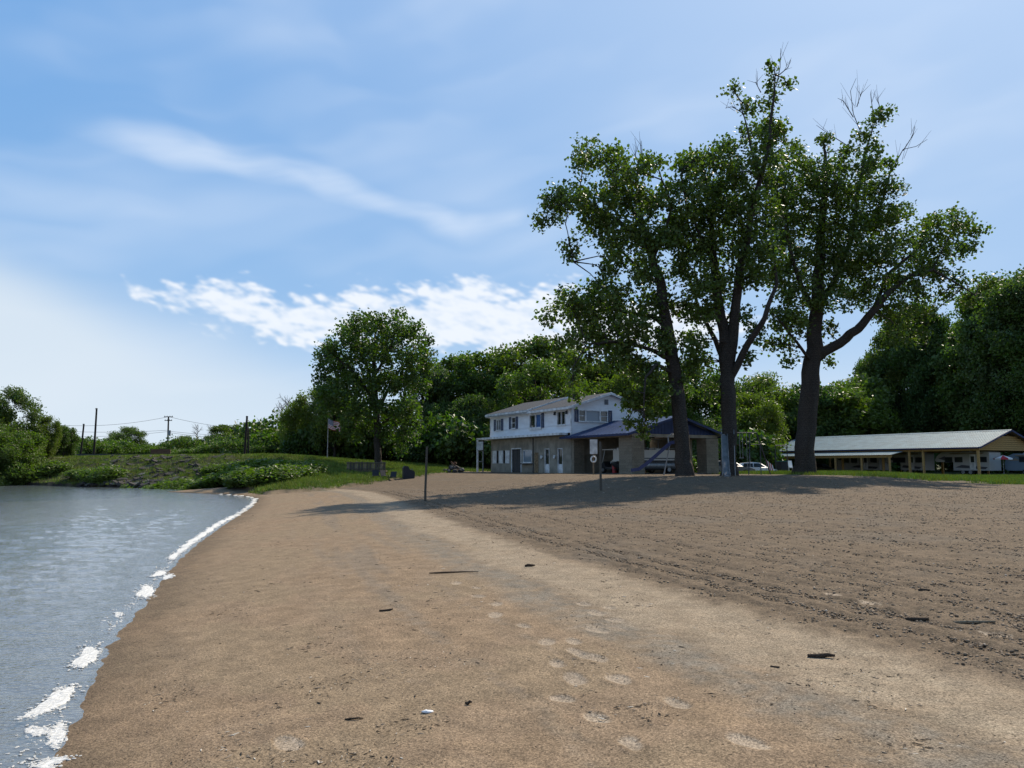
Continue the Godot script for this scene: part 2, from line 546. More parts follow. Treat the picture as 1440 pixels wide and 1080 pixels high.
func ground_color(x: float, z: float, s: float, r: float) -> Color:
	var d := -z
	var a := n_big.get_noise_2d(x * 22.0, z * 22.0)
	var b := n_big.get_noise_2d(x * 5.0 + 50.0, z * 5.0)
	var f := n_fine.get_noise_2d(x * 90.0, z * 90.0)
	var sand := Color(0.405, 0.295, 0.188)
	sand = blend(sand, Color(0.425, 0.290, 0.178), smoothstep(-0.4, 0.7, b + 0.2 * a) * 0.6)
	var wob := 0.35 * b + 0.12 * a
	# grey gravelly streaks along the contours
	var along := n_big.get_noise_2d(s * 30.0, d * 2.2 + 40.0)
	sand = blend(sand, Color(0.30, 0.252, 0.195), smoothstep(0.0, 0.6, along + 0.25 * a + 0.3 * f) * smoothstep(1.8, 3.2, s) * 0.5)
	sand = blend(sand, Color(0.33, 0.28, 0.215), (1.0 - smoothstep(0.1, 0.55, absf(s - 4.85 + 0.5 * wob))) * (0.65 + 0.4 * a + 0.5 * f))
	# the dry strip beside the raked ground
	sand = blend(sand, Color(0.49, 0.385, 0.265), smoothstep(5.0, 5.35, s + wob) * (1.0 - smoothstep(6.0, 6.9, s + wob)) * (0.85 + 0.25 * a + 0.2 * f))
	# raked soil
	var rake := smoothstep(6.1, 6.6, s + 0.25 * a + 0.12 * f)
	var soil := blend(Color(0.232, 0.168, 0.108), Color(0.272, 0.198, 0.128), 0.5 + 0.9 * a)
	soil = blend(soil, Color(0.165, 0.122, 0.082), smoothstep(0.0, 0.6, f + 0.8 * along) * 0.6)
	soil = blend(soil, Color(0.225, 0.182, 0.135), smoothstep(0.1, 0.5, b) * 0.5)
	sand = blend(sand, soil, rake)
	# wet sand at the water's edge
	var wet := 1.0 - smoothstep(0.12, 1.0, s + 0.15 * a + 0.3 * b)
	sand = blend(sand, sand * Color(0.66, 0.66, 0.66), wet)
	if d > 34.0:
		var g := grassy(x, z)
		if g > 0.0:
			sand = blend(sand, Color(0.085, 0.095, 0.032), g)
		if x < -14.0:
			var k := behind_foot(x, d)
			# stony, bare bank
			if k > -1.0 and k < 9.0:
				var bare := smoothstep(-0.05, 0.25, n_big.get_noise_2d(x * 6.0 + 7.0, d * 8.0) + 0.12) * smoothstep(-17.0, -22.0, x)
				sand = blend(sand, Color(0.075, 0.062, 0.048), bare)
			if k > 5.0 and absf(d - (91.0 + 0.16 * (x + 40.0))) < 2.6:
				sand = blend(sand, Color(0.30, 0.27, 0.22), 1.0 - g)
	return sand

func make_ground() -> void:
	# prints left by shoes: pixel, turn, size
	var marks := [[437, 376], [512, 397], [515, 428], [585, 457], [587, 500], [695, 541], [777, 603], [880, 597], [890, 637], [950, 660], [820, 682], [880, 741], [1055, 747], [838, 816], [967, 890], [1097, 985], [1275, 832], [965, 538], [968, 558], [920, 457], [1035, 517], [970, 493], [1020, 470]]
	for m in marks:
		var p := on_ground(480.0 + m[0] / 2.7, 680.0 + m[1] / 2.7)
		prints.append([p.x, p.z, rnd(-0.35, 0.35) + 1.25, rnd(0.8, 1.15)])
	for m in [[1051, 1043], [1398, 892], [1224, 849], [1172, 837], [405, 1046]]:
		var p := on_ground(m[0], m[1])
		prints.append([p.x, p.z, rnd(0.8, 1.5), 1.0])
	var angles := PackedFloat32Array()
	var a := -38.0
	while a < 38.0:
		angles.append(a)
		a += 0.2
	var step := 0.3
	while a < 322.0:
		angles.append(a)
		step = minf(step * 1.18, 3.0)
		if a + step > 312.0:
			step = 2.0
		a += step
	angles.append(322.0)
	var radii := PackedFloat32Array([0.05, 0.4, 0.8, 1.2, 1.6, 2.0, 2.4])
	var r := 2.7
	while r < 62.0:
		radii.append(r)
		r *= 1.0045 if r < 13.0 else 1.0075
	while r < 130.0:
		radii.append(r)
		r *= 1.011
	while r < 2500.0:
		radii.append(r)
		r *= 1.12
	var cols := angles.size()
	var rows := radii.size()
	var v := PackedVector3Array(); v.resize(cols * rows)
	var nn := PackedVector3Array(); nn.resize(cols * rows)
	var cc := PackedColorArray(); cc.resize(cols * rows)
	var uv := PackedVector2Array(); uv.resize(cols * rows)
	for j in rows:
		var rr := radii[j]
		var near := []
		for m in prints:
			if absf(Vector2(m[0], m[1]).length() - rr) < 0.4:
				near.append(m)
		for i in cols:
			var t := deg_to_rad(angles[i])
			var x := sin(t) * rr
			var z := -cos(t) * rr
			var s := inland(x, z)
			var h := height(x, z)
			var c := ground_color(x, z, s, rr) if s > -4.0 or -z > 40.0 else Color(0.07, 0.058, 0.04)
			if rr < 75.0 and s > -3.0:
				var small := 1.0 - smoothstep(11.0, 30.0, rr)
				var bump := 0.012 * n_big.get_noise_2d(x * 30.0, z * 30.0) + 0.004 * n_fine.get_noise_2d(x * 110.0, z * 110.0) * small
				var rake := smoothstep(6.15, 6.7, s + 0.1 * n_big.get_noise_2d(x * 22.0, z * 22.0))
				if rake > 0.0 and -z < 60.0:
					# furrows along the contour, broken into clods
					var q := s + 0.10 * n_big.get_noise_2d(x * 12.0, z * 12.0) + 0.05 * n_fine.get_noise_2d(x * 40.0, z * 40.0)
					var keep := 0.5 + 0.9 * n_big.get_noise_2d(s * 20.0, z * 3.0)
					var furrow := sin(q * 15.0) * 0.011 * small * clampf(keep, 0.0, 1.0)
					for track in [6.95, 7.35, 8.35, 8.8, 10.4, 12.1, 14.6]:
						var w := absf(q - track)
						if w < 0.14:
							furrow -= (0.024 if track < 7.5 else 0.009) * (1.0 - w / 0.14) * clampf(0.6 + n_big.get_noise_2d(z * 6.0, track * 100.0), 0.1, 1.0)
						elif w < 0.28:
							furrow += (0.009 if track < 7.5 else 0.003) * (1.0 - absf(w - 0.2) / 0.08)
					var clod := n_fine.get_noise_2d(s * 75.0, z * 42.0)
					var clod2 := n_fine.get_noise_2d(x * 130.0 + 9.0, z * 130.0)
					bump += rake * (furrow + (0.026 * maxf(0.0, clod - 0.05) + 0.014 * clod2) * small)
				h += bump * smoothstep(0.0, 0.6, s)
			for m in near:
				var dx: float = x - m[0]
				var dz: float = z - m[1]
				var u: float = (dx * cos(m[2]) + dz * sin(m[2])) / (0.16 * m[3])
				var w: float = (-dx * sin(m[2]) + dz * cos(m[2])) / (0.08 * m[3])
				var q := sqrt(u * u + w * w) + 0.35 * n_fine.get_noise_2d(x * 55.0, z * 55.0)
				if q < 1.7:
					h -= 0.010 * (1.0 - smoothstep(0.5, 1.0, q)) - 0.006 * exp(-pow((q - 1.2) / 0.25, 2.0))
					c = blend(c, Color(0.57, 0.455, 0.33), 0.85 * (1.0 - smoothstep(0.78, 0.98, q)))
			var k := j * cols + i
			v[k] = Vector3(x, h, z)
			cc[k] = c
			uv[k] = Vector2(x, z)
	var idx := PackedInt32Array()
	idx.resize((rows - 1) * (cols - 1) * 6)
	var e := 0
	for j in rows - 1:
		for i in cols - 1:
			var k := j * cols + i
			idx[e] = k; idx[e + 1] = k + cols; idx[e + 2] = k + 1
			idx[e + 3] = k + 1; idx[e + 4] = k + cols; idx[e + 5] = k + cols + 1
			e += 6
	for j in rows:
		var j0 := maxi(j - 1, 0) * cols
		var j1 := mini(j + 1, rows - 1) * cols
		for i in cols:
			var across := v[j * cols + mini(i + 1, cols - 1)] - v[j * cols + maxi(i - 1, 0)]
			var out := v[j1 + i] - v[j0 + i]
			nn[j * cols + i] = across.cross(out).normalized()
	for j in rows:  # the seam
		nn[j * cols + cols - 1] = nn[j * cols]
	var arr := []
	arr.resize(Mesh.ARRAY_MAX)
	arr[Mesh.ARRAY_VERTEX] = v
	arr[Mesh.ARRAY_NORMAL] = nn
	arr[Mesh.ARRAY_COLOR] = cc
	arr[Mesh.ARRAY_TEX_UV] = uv
	arr[Mesh.ARRAY_TEX_UV2] = uv
	arr[Mesh.ARRAY_INDEX] = idx
	var mesh := ArrayMesh.new()
	mesh.add_surface_from_arrays(Mesh.PRIMITIVE_TRIANGLES, arr)
	var o := part_mesh(mesh, "ground", M.ground, self)
	o.set_meta("kind", "structure")

func make_water() -> void:
	var v := PackedVector3Array()
	var nn := PackedVector3Array()
	var uv := PackedVector2Array()
	var angles := PackedFloat32Array()
	var a := -100.0
	while a < -36.0:
		angles.append(a); a += 1.6
	while a < 14.0:
		angles.append(a); a += 0.16
	while a < 60.0:
		angles.append(a); a += 4.0
	var radii := PackedFloat32Array([0.3, 0.9])
	var r := 1.5
	while r < 95.0:
		radii.append(r)
		r *= 1.0085
	while r < 420.0:
		radii.append(r); r *= 1.08
	var cols := angles.size()
	var rows := radii.size()
	v.resize(cols * rows); nn.resize(cols * rows); uv.resize(cols * rows)
	for j in rows:
		var rr := radii[j]
		var cell := rr * 0.0085
		for i in cols:
			var t := deg_to_rad(angles[i])
			var x := sin(t) * rr
			var z := -cos(t) * rr
			var s := inland(x, z)
			var calm := smoothstep(0.1, -2.2, s)
			# wind ripples running toward the sand, finer ones riding on them
			var y := 0.026 * n_big.get_noise_2d(x * 17.0 + z * 7.0, z * 36.0 - x * 9.0) * smoothstep(0.6, 0.1, cell)
			y += 0.014 * n_big.get_noise_2d(x * 8.0 - z * 2.0 + 80.0, z * 15.0 + x * 3.0)
			y += 0.011 * n_fine.get_noise_2d(x * 34.0 + z * 10.0, z * 72.0) * smoothstep(0.25, 0.08, cell)
			v[j * cols + i] = Vector3(x, 0.012 + y * (0.25 + 0.75 * calm), z)
			uv[j * cols + i] = Vector2(x, z)
	var idx := PackedInt32Array()
	for j in rows - 1:
		for i in cols - 1:
			var k := j * cols + i
			if inland(v[k].x, v[k].z) > 2.5 and -v[k].z < 60.0:
				continue
			if inland(v[k].x, v[k].z) > 0.8 and -v[k].z < 3.5:
				continue
			idx.append_array(PackedInt32Array([k, k + cols, k + 1, k + 1, k + cols, k + cols + 1]))
	for j in rows:
		var j0 := maxi(j - 1, 0) * cols
		var j1 := mini(j + 1, rows - 1) * cols
		for i in cols:
			var across := v[j * cols + mini(i + 1, cols - 1)] - v[j * cols + maxi(i - 1, 0)]
			nn[j * cols + i] = across.cross(v[j1 + i] - v[j0 + i]).normalized()
	var arr := []
	arr.resize(Mesh.ARRAY_MAX)
	arr[Mesh.ARRAY_VERTEX] = v
	arr[Mesh.ARRAY_NORMAL] = nn
	arr[Mesh.ARRAY_TEX_UV] = uv
	arr[Mesh.ARRAY_INDEX] = idx
	var mesh := ArrayMesh.new()
	mesh.add_surface_from_arrays(Mesh.PRIMITIVE_TRIANGLES, arr)
	var o := part_mesh(mesh, "water", M.water, self)
	o.set_meta("kind", "structure")

var bubbles := []

func foam_patch(px: float, py: float, w: float, l: float, turn: float, sd: float) -> MB:
	# a low lump of froth, l along the shore, w across, in metres
	var y := (540.0 - py) / FOCAL
	var d := Vector3((px - 720.0) / FOCAL, y * cos(tilt) + sin(tilt), -cos(tilt) + y * sin(tilt))
	var p := Vector3(0, EYE, 0) + d * ((0.02 - EYE) / d.y)
	p.y = 0.0
	var mb := MB.new()
	var rings := 7
	var sides := 48
	var rows := []
	for j in rings + 1:
		var ring := []
		var q := float(j) / rings
		for i in sides:
			var a := TAU * i / sides
			var rag := 1.0 + 0.5 * n_big.get_noise_2d(cos(a) * 14.0 + sd * 40.0, sin(a) * 14.0) + 0.14 * n_fine.get_noise_2d(cos(a) * 50.0 + sd * 11.0, sin(a) * 50.0)
			var u := cos(a) * l * rag * q
			var w2 := sin(a) * w * rag * q
			w2 += 0.25 * w * sin(u / l * 2.4 + sd)
			var x := p.x + u * sin(turn) + w2 * cos(turn)
			var z := p.z - u * cos(turn) + w2 * sin(turn)
			var top := 0.011 * sqrt(maxf(0.0, 1.0 - q * q)) * minf(1.0, w * 6.0)
			top += 0.006 * n_fine.get_noise_2d(x * 160.0, z * 160.0) * (1.0 - q)
			var base := maxf(0.014, height(x, z) + 0.004)
			ring.append(Vector3(x, base + top - (0.02 if j == rings else 0.0), z))
		rows.append(ring)
	for j in rings:
		for i in sides:
			var i2 := (i + 1) % sides
			if j == 0:
				mb.tri(rows[0][0], rows[1][i2], rows[1][i])
			else:
				mb.quad(rows[j][i], rows[j][i2], rows[j + 1][i2], rows[j + 1][i])
	for i in 90:
		var edge: Vector3 = rows[rings][rng.randi() % sides]
		var q := edge + Vector3(rnd(-1, 1), 0, rnd(-1, 1)) * minf(0.10, w) * pow(rng.randf(), 1.5)
		var r := rnd(0.004, 0.013) * (1.0 + absf(p.z) * 0.03)
		bubbles.append(Transform3D(Basis(Vector3.UP, rnd(0, TAU)) * Basis.from_scale(Vector3(r, r, r * rnd(1.0, 2.2))), Vector3(q.x, maxf(0.013, height(q.x, q.z)) + r * 0.2, q.z)))
	return mb

func make_foam() -> void:
	var list := [[121, 923, 0.11, 0.50, "rounded white foam patch at the waterline, topped by a notch"], [73, 984, 0.11, 0.42, "long white foam patch floating just off the waterline"], [51, 1028, 0.06, 0.11, "small round foam blob floating in shallow water"],
		[82, 1032, 0.055, 0.28, "ragged curl of foam stranded on wet sand"], [70, 1073, 0.08, 0.09, "small foam lump stranded on wet sand beside the curl"], [206, 831, 0.13, 0.62, "wide pointed foam patch at the waterline"],
		[166, 864, 0.035, 0.16, "thin scrap of foam at the waterline"]]
	for i in list.size():
		var f: Array = list[i]
		var mb := foam_patch(f[0], f[1], f[2], f[3], -0.38 + 0.2 * sin(i * 2.0), i + 1.0)
		single(mb, "foam_patch", M.foam, f[4], "foam", "foam along the waterline")
	var far := [[224, 806, 0.09, 0.42], [236, 811, 0.07, 0.3], [246, 781, 0.09, 0.8], [257, 772, 0.08, 0.8], [265, 765, 0.09, 0.9], [274, 758, 0.11, 0.9], [284, 751.5, 0.12, 1.0], [294, 745, 0.12, 1.1], [304, 738.5, 0.11, 1.1], [314, 733, 0.12, 1.2], [324, 728, 0.11, 1.3]]
	for i in far.size():
		var f: Array = far[i]
		var mb := foam_patch(f[0], f[1], f[2], f[3], -0.28, i + 21.0)
		single(mb, "foam_patch", M.foam, "white foam clot in the broken line of froth where the beach curves away", "foam", "foam line on the curving shore")
	# loose bubbles and lace between the patches
	var dot := MB.new()
	dot.ball(Vector3.ZERO, Vector3(1.0, 0.45, 1.0), 4, 7, 0.15, 2.0)
	var mm := MultiMesh.new()
	mm.transform_format = MultiMesh.TRANSFORM_3D
	mm.mesh = dot.mesh()
	var spots := bubbles
	for i in 900:
		var d := 5.0 * pow(8.5, rng.randf())
		var away := -0.02 - 0.22 * pow(rng.randf(), 3.0) + 0.05 * rng.randf()
		if n_big.get_noise_2d(d * 30.0, 3.0) < -0.12:
			continue
		var x := piece(shore_d, shore_w, d) + away
		var r := rnd(0.003, 0.009) * (1.0 + d * 0.06)
		spots.append(Transform3D(Basis(Vector3.UP, rnd(0, TAU)) * Basis.from_scale(Vector3(r, r, r * rnd(1.0, 2.6))), Vector3(x, maxf(0.014, height(x, -d)) + r * 0.1, -d)))
	mm.instance_count = spots.size()
	for i in spots.size():
		mm.set_instance_transform(i, spots[i])
	var lace := MultiMeshInstance3D.new()
	lace.multimesh = mm
	lace.material_override = M.foam
	lace.name = "foam_bubbles"
	add_child(lace)
	tag(lace, "loose white bubbles strewn along the waterline between foam patches", "foam")
	lace.set_meta("kind", "stuff")
	# the last stretch is one run of froth
	var mb := MB.new()
	for i in 26:
		var d := 27.0 + i * 1.05
		var x := piece(shore_d, shore_w, d) + rnd(-0.1, 0.05)
		var r := rnd(0.06, 0.12)
		mb.ball(Vector3(x, 0.02, -d), Vector3(r, 0.02, r * 5.5), 4, 9, 0.25, i + 1.0)
	var o := single(mb, "foam_line", M.foam, "continuous line of white froth along the far curve of the beach", "foam")
	o.set_meta("kind", "stuff")

# ------------------------------------------------------------------ plants

var sprigs := {}

func sprig_mesh(count: int, reach: float, leaf: float, slim: float, sd: int) -> ArrayMesh:
	# a handful of leaves on a twig's end, each a folded blade
	var r := RandomNumberGenerator.new()
	r.seed = sd
	var mb := MB.new()
	for i in count:
		var d := Vector3(r.randf_range(-1, 1), r.randf_range(-1, 1), r.randf_range(-1, 1)) * reach
		var out := Vector3(r.randf_range(-1, 1), r.randf_range(-0.9, 0.35), r.randf_range(-1, 1)).normalized()
		var side := out.cross(Vector3(r.randf_range(-1, 1), r.randf_range(-1, 1), r.randf_range(-1, 1))).normalized()
		var up := side.cross(out)
		var l := leaf * r.randf_range(0.7, 1.2)
		var w := l * slim
		mb.col = Color(1, 1, 1) * r.randf_range(0.8, 1.15)
		var tip := d + out * l - up * l * 0.15
		var a := d + out * l * 0.38 + side * w * 0.5 + up * l * 0.08
		var b := d + out * l * 0.38 - side * w * 0.5 + up * l * 0.08
		mb.tri(d, a, tip)
		mb.tri(d, tip, b)
	return mb.mesh()

func foliage(spots: Array, mesh: ArrayMesh, m: Material, called: String, parent: Node) -> MeshInstance3D:
	# spots: [position, scale, colour]; every leaf ends up in one mesh
	var src := mesh.surface_get_arrays(0)
	var sv: PackedVector3Array = src[Mesh.ARRAY_VERTEX]
	var sn: PackedVector3Array = src[Mesh.ARRAY_NORMAL]
	var sc: PackedColorArray = src[Mesh.ARRAY_COLOR]
	var si: PackedInt32Array = src[Mesh.ARRAY_INDEX]
	var k := sv.size()
	var v := PackedVector3Array()
	var n := PackedVector3Array()
	var c := PackedColorArray()
	var idx := PackedInt32Array()
	var tinted := PackedColorArray()
	tinted.resize(k)
	var ni := si.size()
	idx.resize(ni * spots.size())
	var e := 0
	for i in spots.size():
		var s: Array = spots[i]
		var b := Basis(rdir(), rnd(0, TAU))
		v.append_array(Transform3D(b.scaled(Vector3.ONE * s[1]), s[0]) * sv)
		n.append_array(Transform3D(b, Vector3.ZERO) * sn)
		var tint: Color = s[2]
		for q in k:
			tinted[q] = sc[q] * tint
		c.append_array(tinted)
		var off := i * k
		for q in ni:
			idx[e] = si[q] + off
			e += 1
	var arr := []
	arr.resize(Mesh.ARRAY_MAX)
	arr[Mesh.ARRAY_VERTEX] = v
	arr[Mesh.ARRAY_NORMAL] = n
	arr[Mesh.ARRAY_COLOR] = c
	arr[Mesh.ARRAY_INDEX] = idx
	var out := ArrayMesh.new()
	out.add_surface_from_arrays(Mesh.PRIMITIVE_TRIANGLES, arr)
	return part_mesh(out, called, m, parent)

func leaf_tint(base: Color, spread := 0.25) -> Color:
	var k := rnd(1.0 - spread, 1.0 + spread)
	var warm := rnd(-0.12, 0.18)
	return Color(base.r * k * (1.0 + warm), base.g * k, base.b * k * (1.0 - warm))

func fill_blob(spots: Array, c: Vector3, r: Vector3, count: int, tint: Color, size: float) -> void:
	# leaves gather in bunches at the twig ends, with air between
	var bunches := clampi(int(count / 5.0), 2, 18)
	for k in bunches:
		var d := rdir() * pow(rng.randf(), 0.4)
		var mid := c + d * r * 0.86
		var reach := r * rnd(0.22, 0.55)
		var own := tint * rnd(0.82, 1.2)
		for i in int(0.55 * count / float(bunches) + 0.5):
			spots.append([mid + rdir() * pow(rng.randf(), 0.5) * reach * Vector3(1.0, 0.75, 1.0), size * rnd(0.75, 1.25), leaf_tint(own)])
	for i in int(count * 0.5):
		var far := rdir() * (pow(rng.randf(), 0.45) if rng.randf() < 0.85 else rnd(1.0, 1.35))
		spots.append([c + far * r, size * rnd(0.7, 1.2), leaf_tint(tint)])

func wiggle(pts: Array, rads: Array, amount: float) -> Array:
	# subdivide a limb and bend it a little
	var p := []
	var r := []
	for i in pts.size() - 1:
		for k in 3:
			var t := k / 3.0
			var q: Vector3 = pts[i].lerp(pts[i + 1], t)
			if i + k > 0:
				q += rdir() * amount * minf(1.0, rads[i] * 2.0 + 0.2)
			p.append(q)
			r.append(lerpf(rads[i], rads[i + 1], t))
	p.append(pts[-1]); r.append(rads[-1])
	return [p, r]

func bark_tube(mb: MB, pts: Array, rads: Array) -> void:
	# a thick stem whose bark is cut by long furrows
	var p := []
	var r := []
	for i in pts.size() - 1:
		for k in 5:
			p.append(pts[i].lerp(pts[i + 1], k / 5.0))
			r.append(lerpf(rads[i], rads[i + 1], k / 5.0))
	p.append(pts[-1]); r.append(rads[-1])
	var first := mb.v.size()
	mb.tube(p, r, 26)
	for i in p.size():
		for k in 27:
			var at_v := first + i * 27 + k
			var a := TAU * (k % 26) / 26.0
			var deep := n_fine.get_noise_3d(cos(a) * 46.0, p[i].y * 9.0, sin(a) * 46.0)
			var lump := n_big.get_noise_3d(cos(a) * 9.0, p[i].y * 7.0, sin(a) * 9.0)
			mb.v[at_v] += mb.n[at_v] * (0.10 * deep + 0.12 * lump) * r[i]
			mb.n[at_v] = (mb.n[at_v] + Vector3(sin(a * 13.0 + deep * 9.0), 0.0, cos(a * 11.0 + deep * 7.0)) * 0.25).normalized()

func nearest(pool: Array, p: Vector3) -> Vector3:
	var best: Vector3 = pool[0]
	var q := 1e9
	for w in pool:
		# a twig grows outward and upward, so wood below its end counts as nearer
		var k: float = (w - p).length() + (0.3 if w.y > p.y + 0.5 else 0.0)
		if k < q:
			q = k
			best = w
	return best

func traced_tree(called: String, label: String, base: Vector3, depth: float, limbs: Array, blobs: Array, mesh: ArrayMesh, tint: Color, thick: float, dens: float, bare: Array) -> Node3D:
	# limbs: lists of [px, py, radius m, depth offset m]; blobs: [px, py, radius px]
	var t := thing(called, label, "tree", base, 0.0, "tall cottonwoods" if called == "cottonwood_tree" else "")
	var wood := MB.new()
	var pool := []
	var ppm := FOCAL / depth
	for limb in limbs:
		var pts := []
		var rad := []
		for k in limb:
			var off: float = k[3] if k.size() > 3 else 0.0
			pts.append(at(k[0], k[1], depth + off) - base)
			rad.append(k[2])
		var w := wiggle(pts, rad, 0.10)
		if limb[0][1] > 640:
			w[0][0].y = -0.35
			w[1][0] *= 1.3
			w[1][1] *= 1.02
		if w[1][0] > 0.3:
			bark_tube(wood, w[0], w[1])
		else:
			wood.tube(w[0], w[1], 8)
		for i in w[0].size():
			if w[1][i] < 0.34 and w[0][i].y > 3.0:
				pool.append(w[0][i])
	var spots := []
	for b in blobs:
		var r: float = b[2] / ppm * 1.1
		var layers := 2 if b[2] >= 18 else 1
		for k in layers:
			var off := 0.0 if layers == 1 else (k - 0.5) * thick * 0.9 + rnd(-0.3, 0.3) * thick
			var c := at(b[0] + rnd(-5, 5), b[1] + rnd(-5, 5), depth + off) - base
			var from := nearest(pool, c)
			var mid := from.lerp(c, 0.55) + Vector3(0, 0.10 * from.distance_to(c), 0) + rdir() * 0.15
			wood.tube([from, mid, c], [0.045, 0.03, 0.012], 5, false)
			for q in 4:
				var e := c + rdir() * r * rnd(0.5, 0.9)
				wood.tube([mid.lerp(c, rnd(0.2, 0.9)), e], [0.018, 0.006], 4, false)
			fill_blob(spots, c, Vector3(r, r * 0.9, r), int(dens * r * r * (0.85 if layers == 2 else 1.0)) + 5, tint * rnd(0.8, 1.2), 1.0)
	for line in bare:
		var pts := []
		var rad := []
		for i in line.size():
			pts.append(at(line[i][0], line[i][1], depth) - base)
			rad.append(lerpf(0.035, 0.012, i / maxf(1.0, line.size() - 1.0)))
		wood.tube(pts, rad, 5)
		for q in 5:
			var s: Vector3 = pts[1 + q % (pts.size() - 1)]
			wood.tube([s.lerp(pts[0], rnd(0, 0.6)), s + Vector3(rnd(-0.7, 0.7), rnd(0.1, 0.9), rnd(-0.5, 0.5))], [0.016, 0.006], 4, false)
	part(wood, "trunk", M.bark, t)
	foliage(spots, mesh, M.leaf, "crown", t)
	return t

func grown_tree(called: String, label: String, group: String, sd: int, tall: float, wide: float, bare_below: float, blobs: int, per: int, mesh: ArrayMesh, tint: Color, loose := 0.0) -> Node3D:
	# a tree that grew without a photograph: trunk, limbs, clumps at their ends
	rng.seed = sd
	var t := thing(called, label, "tree", Vector3.ZERO, 0.0, group)
	var wood := MB.new()
	var spots := []
	var lean := Vector3(rnd(-0.06, 0.06), 0, rnd(-0.06, 0.06)) * tall
	var trunk := []
	var rad := []
	for i in 7:
		var q := i / 6.0
		trunk.append(Vector3(0, -0.3 + (tall * 0.8 + 0.3) * q, 0) + lean * q * q + Vector3(rnd(-1, 1), 0, rnd(-1, 1)) * 0.025 * tall * q)
		rad.append(tall * (0.024 * (1.0 - q) + 0.003))
	wood.tube(trunk, rad, 8)
	for i in blobs:
		var f := rnd(0.0, 1.0)
		var y := lerpf(bare_below, 0.97, pow(f, 0.8)) * tall
		var q := (y / tall - bare_below) / (1.0 - bare_below)
		var env := wide * 0.5 * sqrt(maxf(0.05, 1.0 - pow(absf(q * 2.0 - 0.85) / 1.2, 2.0))) * rnd(0.55, 1.12)
		if q > 0.9:
			env *= 0.5
		var a := rnd(0, TAU)
		var c := Vector3(cos(a) * env, y, sin(a) * env) + lean * pow(y / tall, 2.0)
		var k := clampi(int(6.0 * (y - 0.22 * env) / (tall * 0.86)), 1, 5)
		var from: Vector3 = trunk[k]
		var mid := from.lerp(c, 0.5) + Vector3(0, 0.08 * env, 0) + rdir() * 0.3
		wood.tube([from, mid, c], [rad[k] * 0.42, rad[k] * 0.25, 0.02], 5, false)
		var r := wide * rnd(0.13, 0.21) * (1.0 - 0.3 * q)
		fill_blob(spots, c, Vector3(r, r * 0.75, r), int(per * rnd(0.7, 1.2)), tint * rnd(0.78, 1.22), rnd(0.85, 1.15))
		if loose > 0.0:
			for e in 3:
				wood.tube([mid, c + rdir() * r], [0.03, 0.008], 4, false)
	part(wood, "trunk", M.bark, t)
	foliage(spots, mesh, M.leaf, "crown", t)
	return t

func bare_tree(label: String, sd: int, tall: float) -> Node3D:
	rng.seed = sd
	var t := thing("bare_tree", label, "tree", Vector3.ZERO, 0.0, "bare trees on the far side")
	var trunk := MB.new()
	trunk.tube([Vector3(0, -0.3, 0), Vector3(0.1, tall * 0.35, 0), Vector3(-0.1, tall * 0.7, 0.1), Vector3(0.15, tall, 0)], [tall * 0.02, tall * 0.015, tall * 0.008, 0.02], 7)
	part(trunk, "trunk", M.bark, t)
	var crown := MB.new()
	for i in 22:
		var y := tall * rnd(0.3, 0.95)
		var a := rnd(0, TAU)
		var l := tall * rnd(0.16, 0.34) * (1.2 - y / tall * 0.6)
		var d := Vector3(cos(a), rnd(0.5, 1.3), sin(a)).normalized()
		var s := Vector3(0, y, 0)
		crown.tube([s, s + d * l * 0.5, s + d * l + Vector3(0, l * 0.12, 0)], [0.06, 0.04, 0.015], 4, false)
		for q in 4:
			var e := s + d * l * rnd(0.3, 0.9)
			crown.tube([e, e + (d + rdir() * 0.9).normalized() * l * 0.45], [0.03, 0.012], 4, false)
	part(crown, "crown", M.bare_twig, t)
	return t

func shrub(label: String, group: String, sd: int, tall: float, wide: float, per: int, mesh: ArrayMesh, tint: Color) -> Node3D:
	rng.seed = sd
	var t := thing("shrub", label, "shrub", Vector3.ZERO, 0.0, group)
	var wood := MB.new()
	var spots := []
	for i in 13:
		var a := rnd(0, TAU)
		var q := sqrt(rng.randf())
		var c := Vector3(cos(a) * wide * 0.42 * q, tall * rnd(0.25, 0.85) * (1.1 - 0.55 * q), sin(a) * wide * 0.42 * q)
		wood.tube([Vector3(c.x * 0.2, -0.2, c.z * 0.2), c * 0.6 + Vector3(0, 0.1, 0), c], [0.045, 0.03, 0.01], 5, false)
		fill_blob(spots, c, Vector3(wide, tall * 0.85, wide) * rnd(0.15, 0.24), per, tint * rnd(0.75, 1.25), rnd(0.8, 1.2))
	part(wood, "trunk", M.bark, t)
	foliage(spots, mesh, M.leaf, "crown", t)
	return t

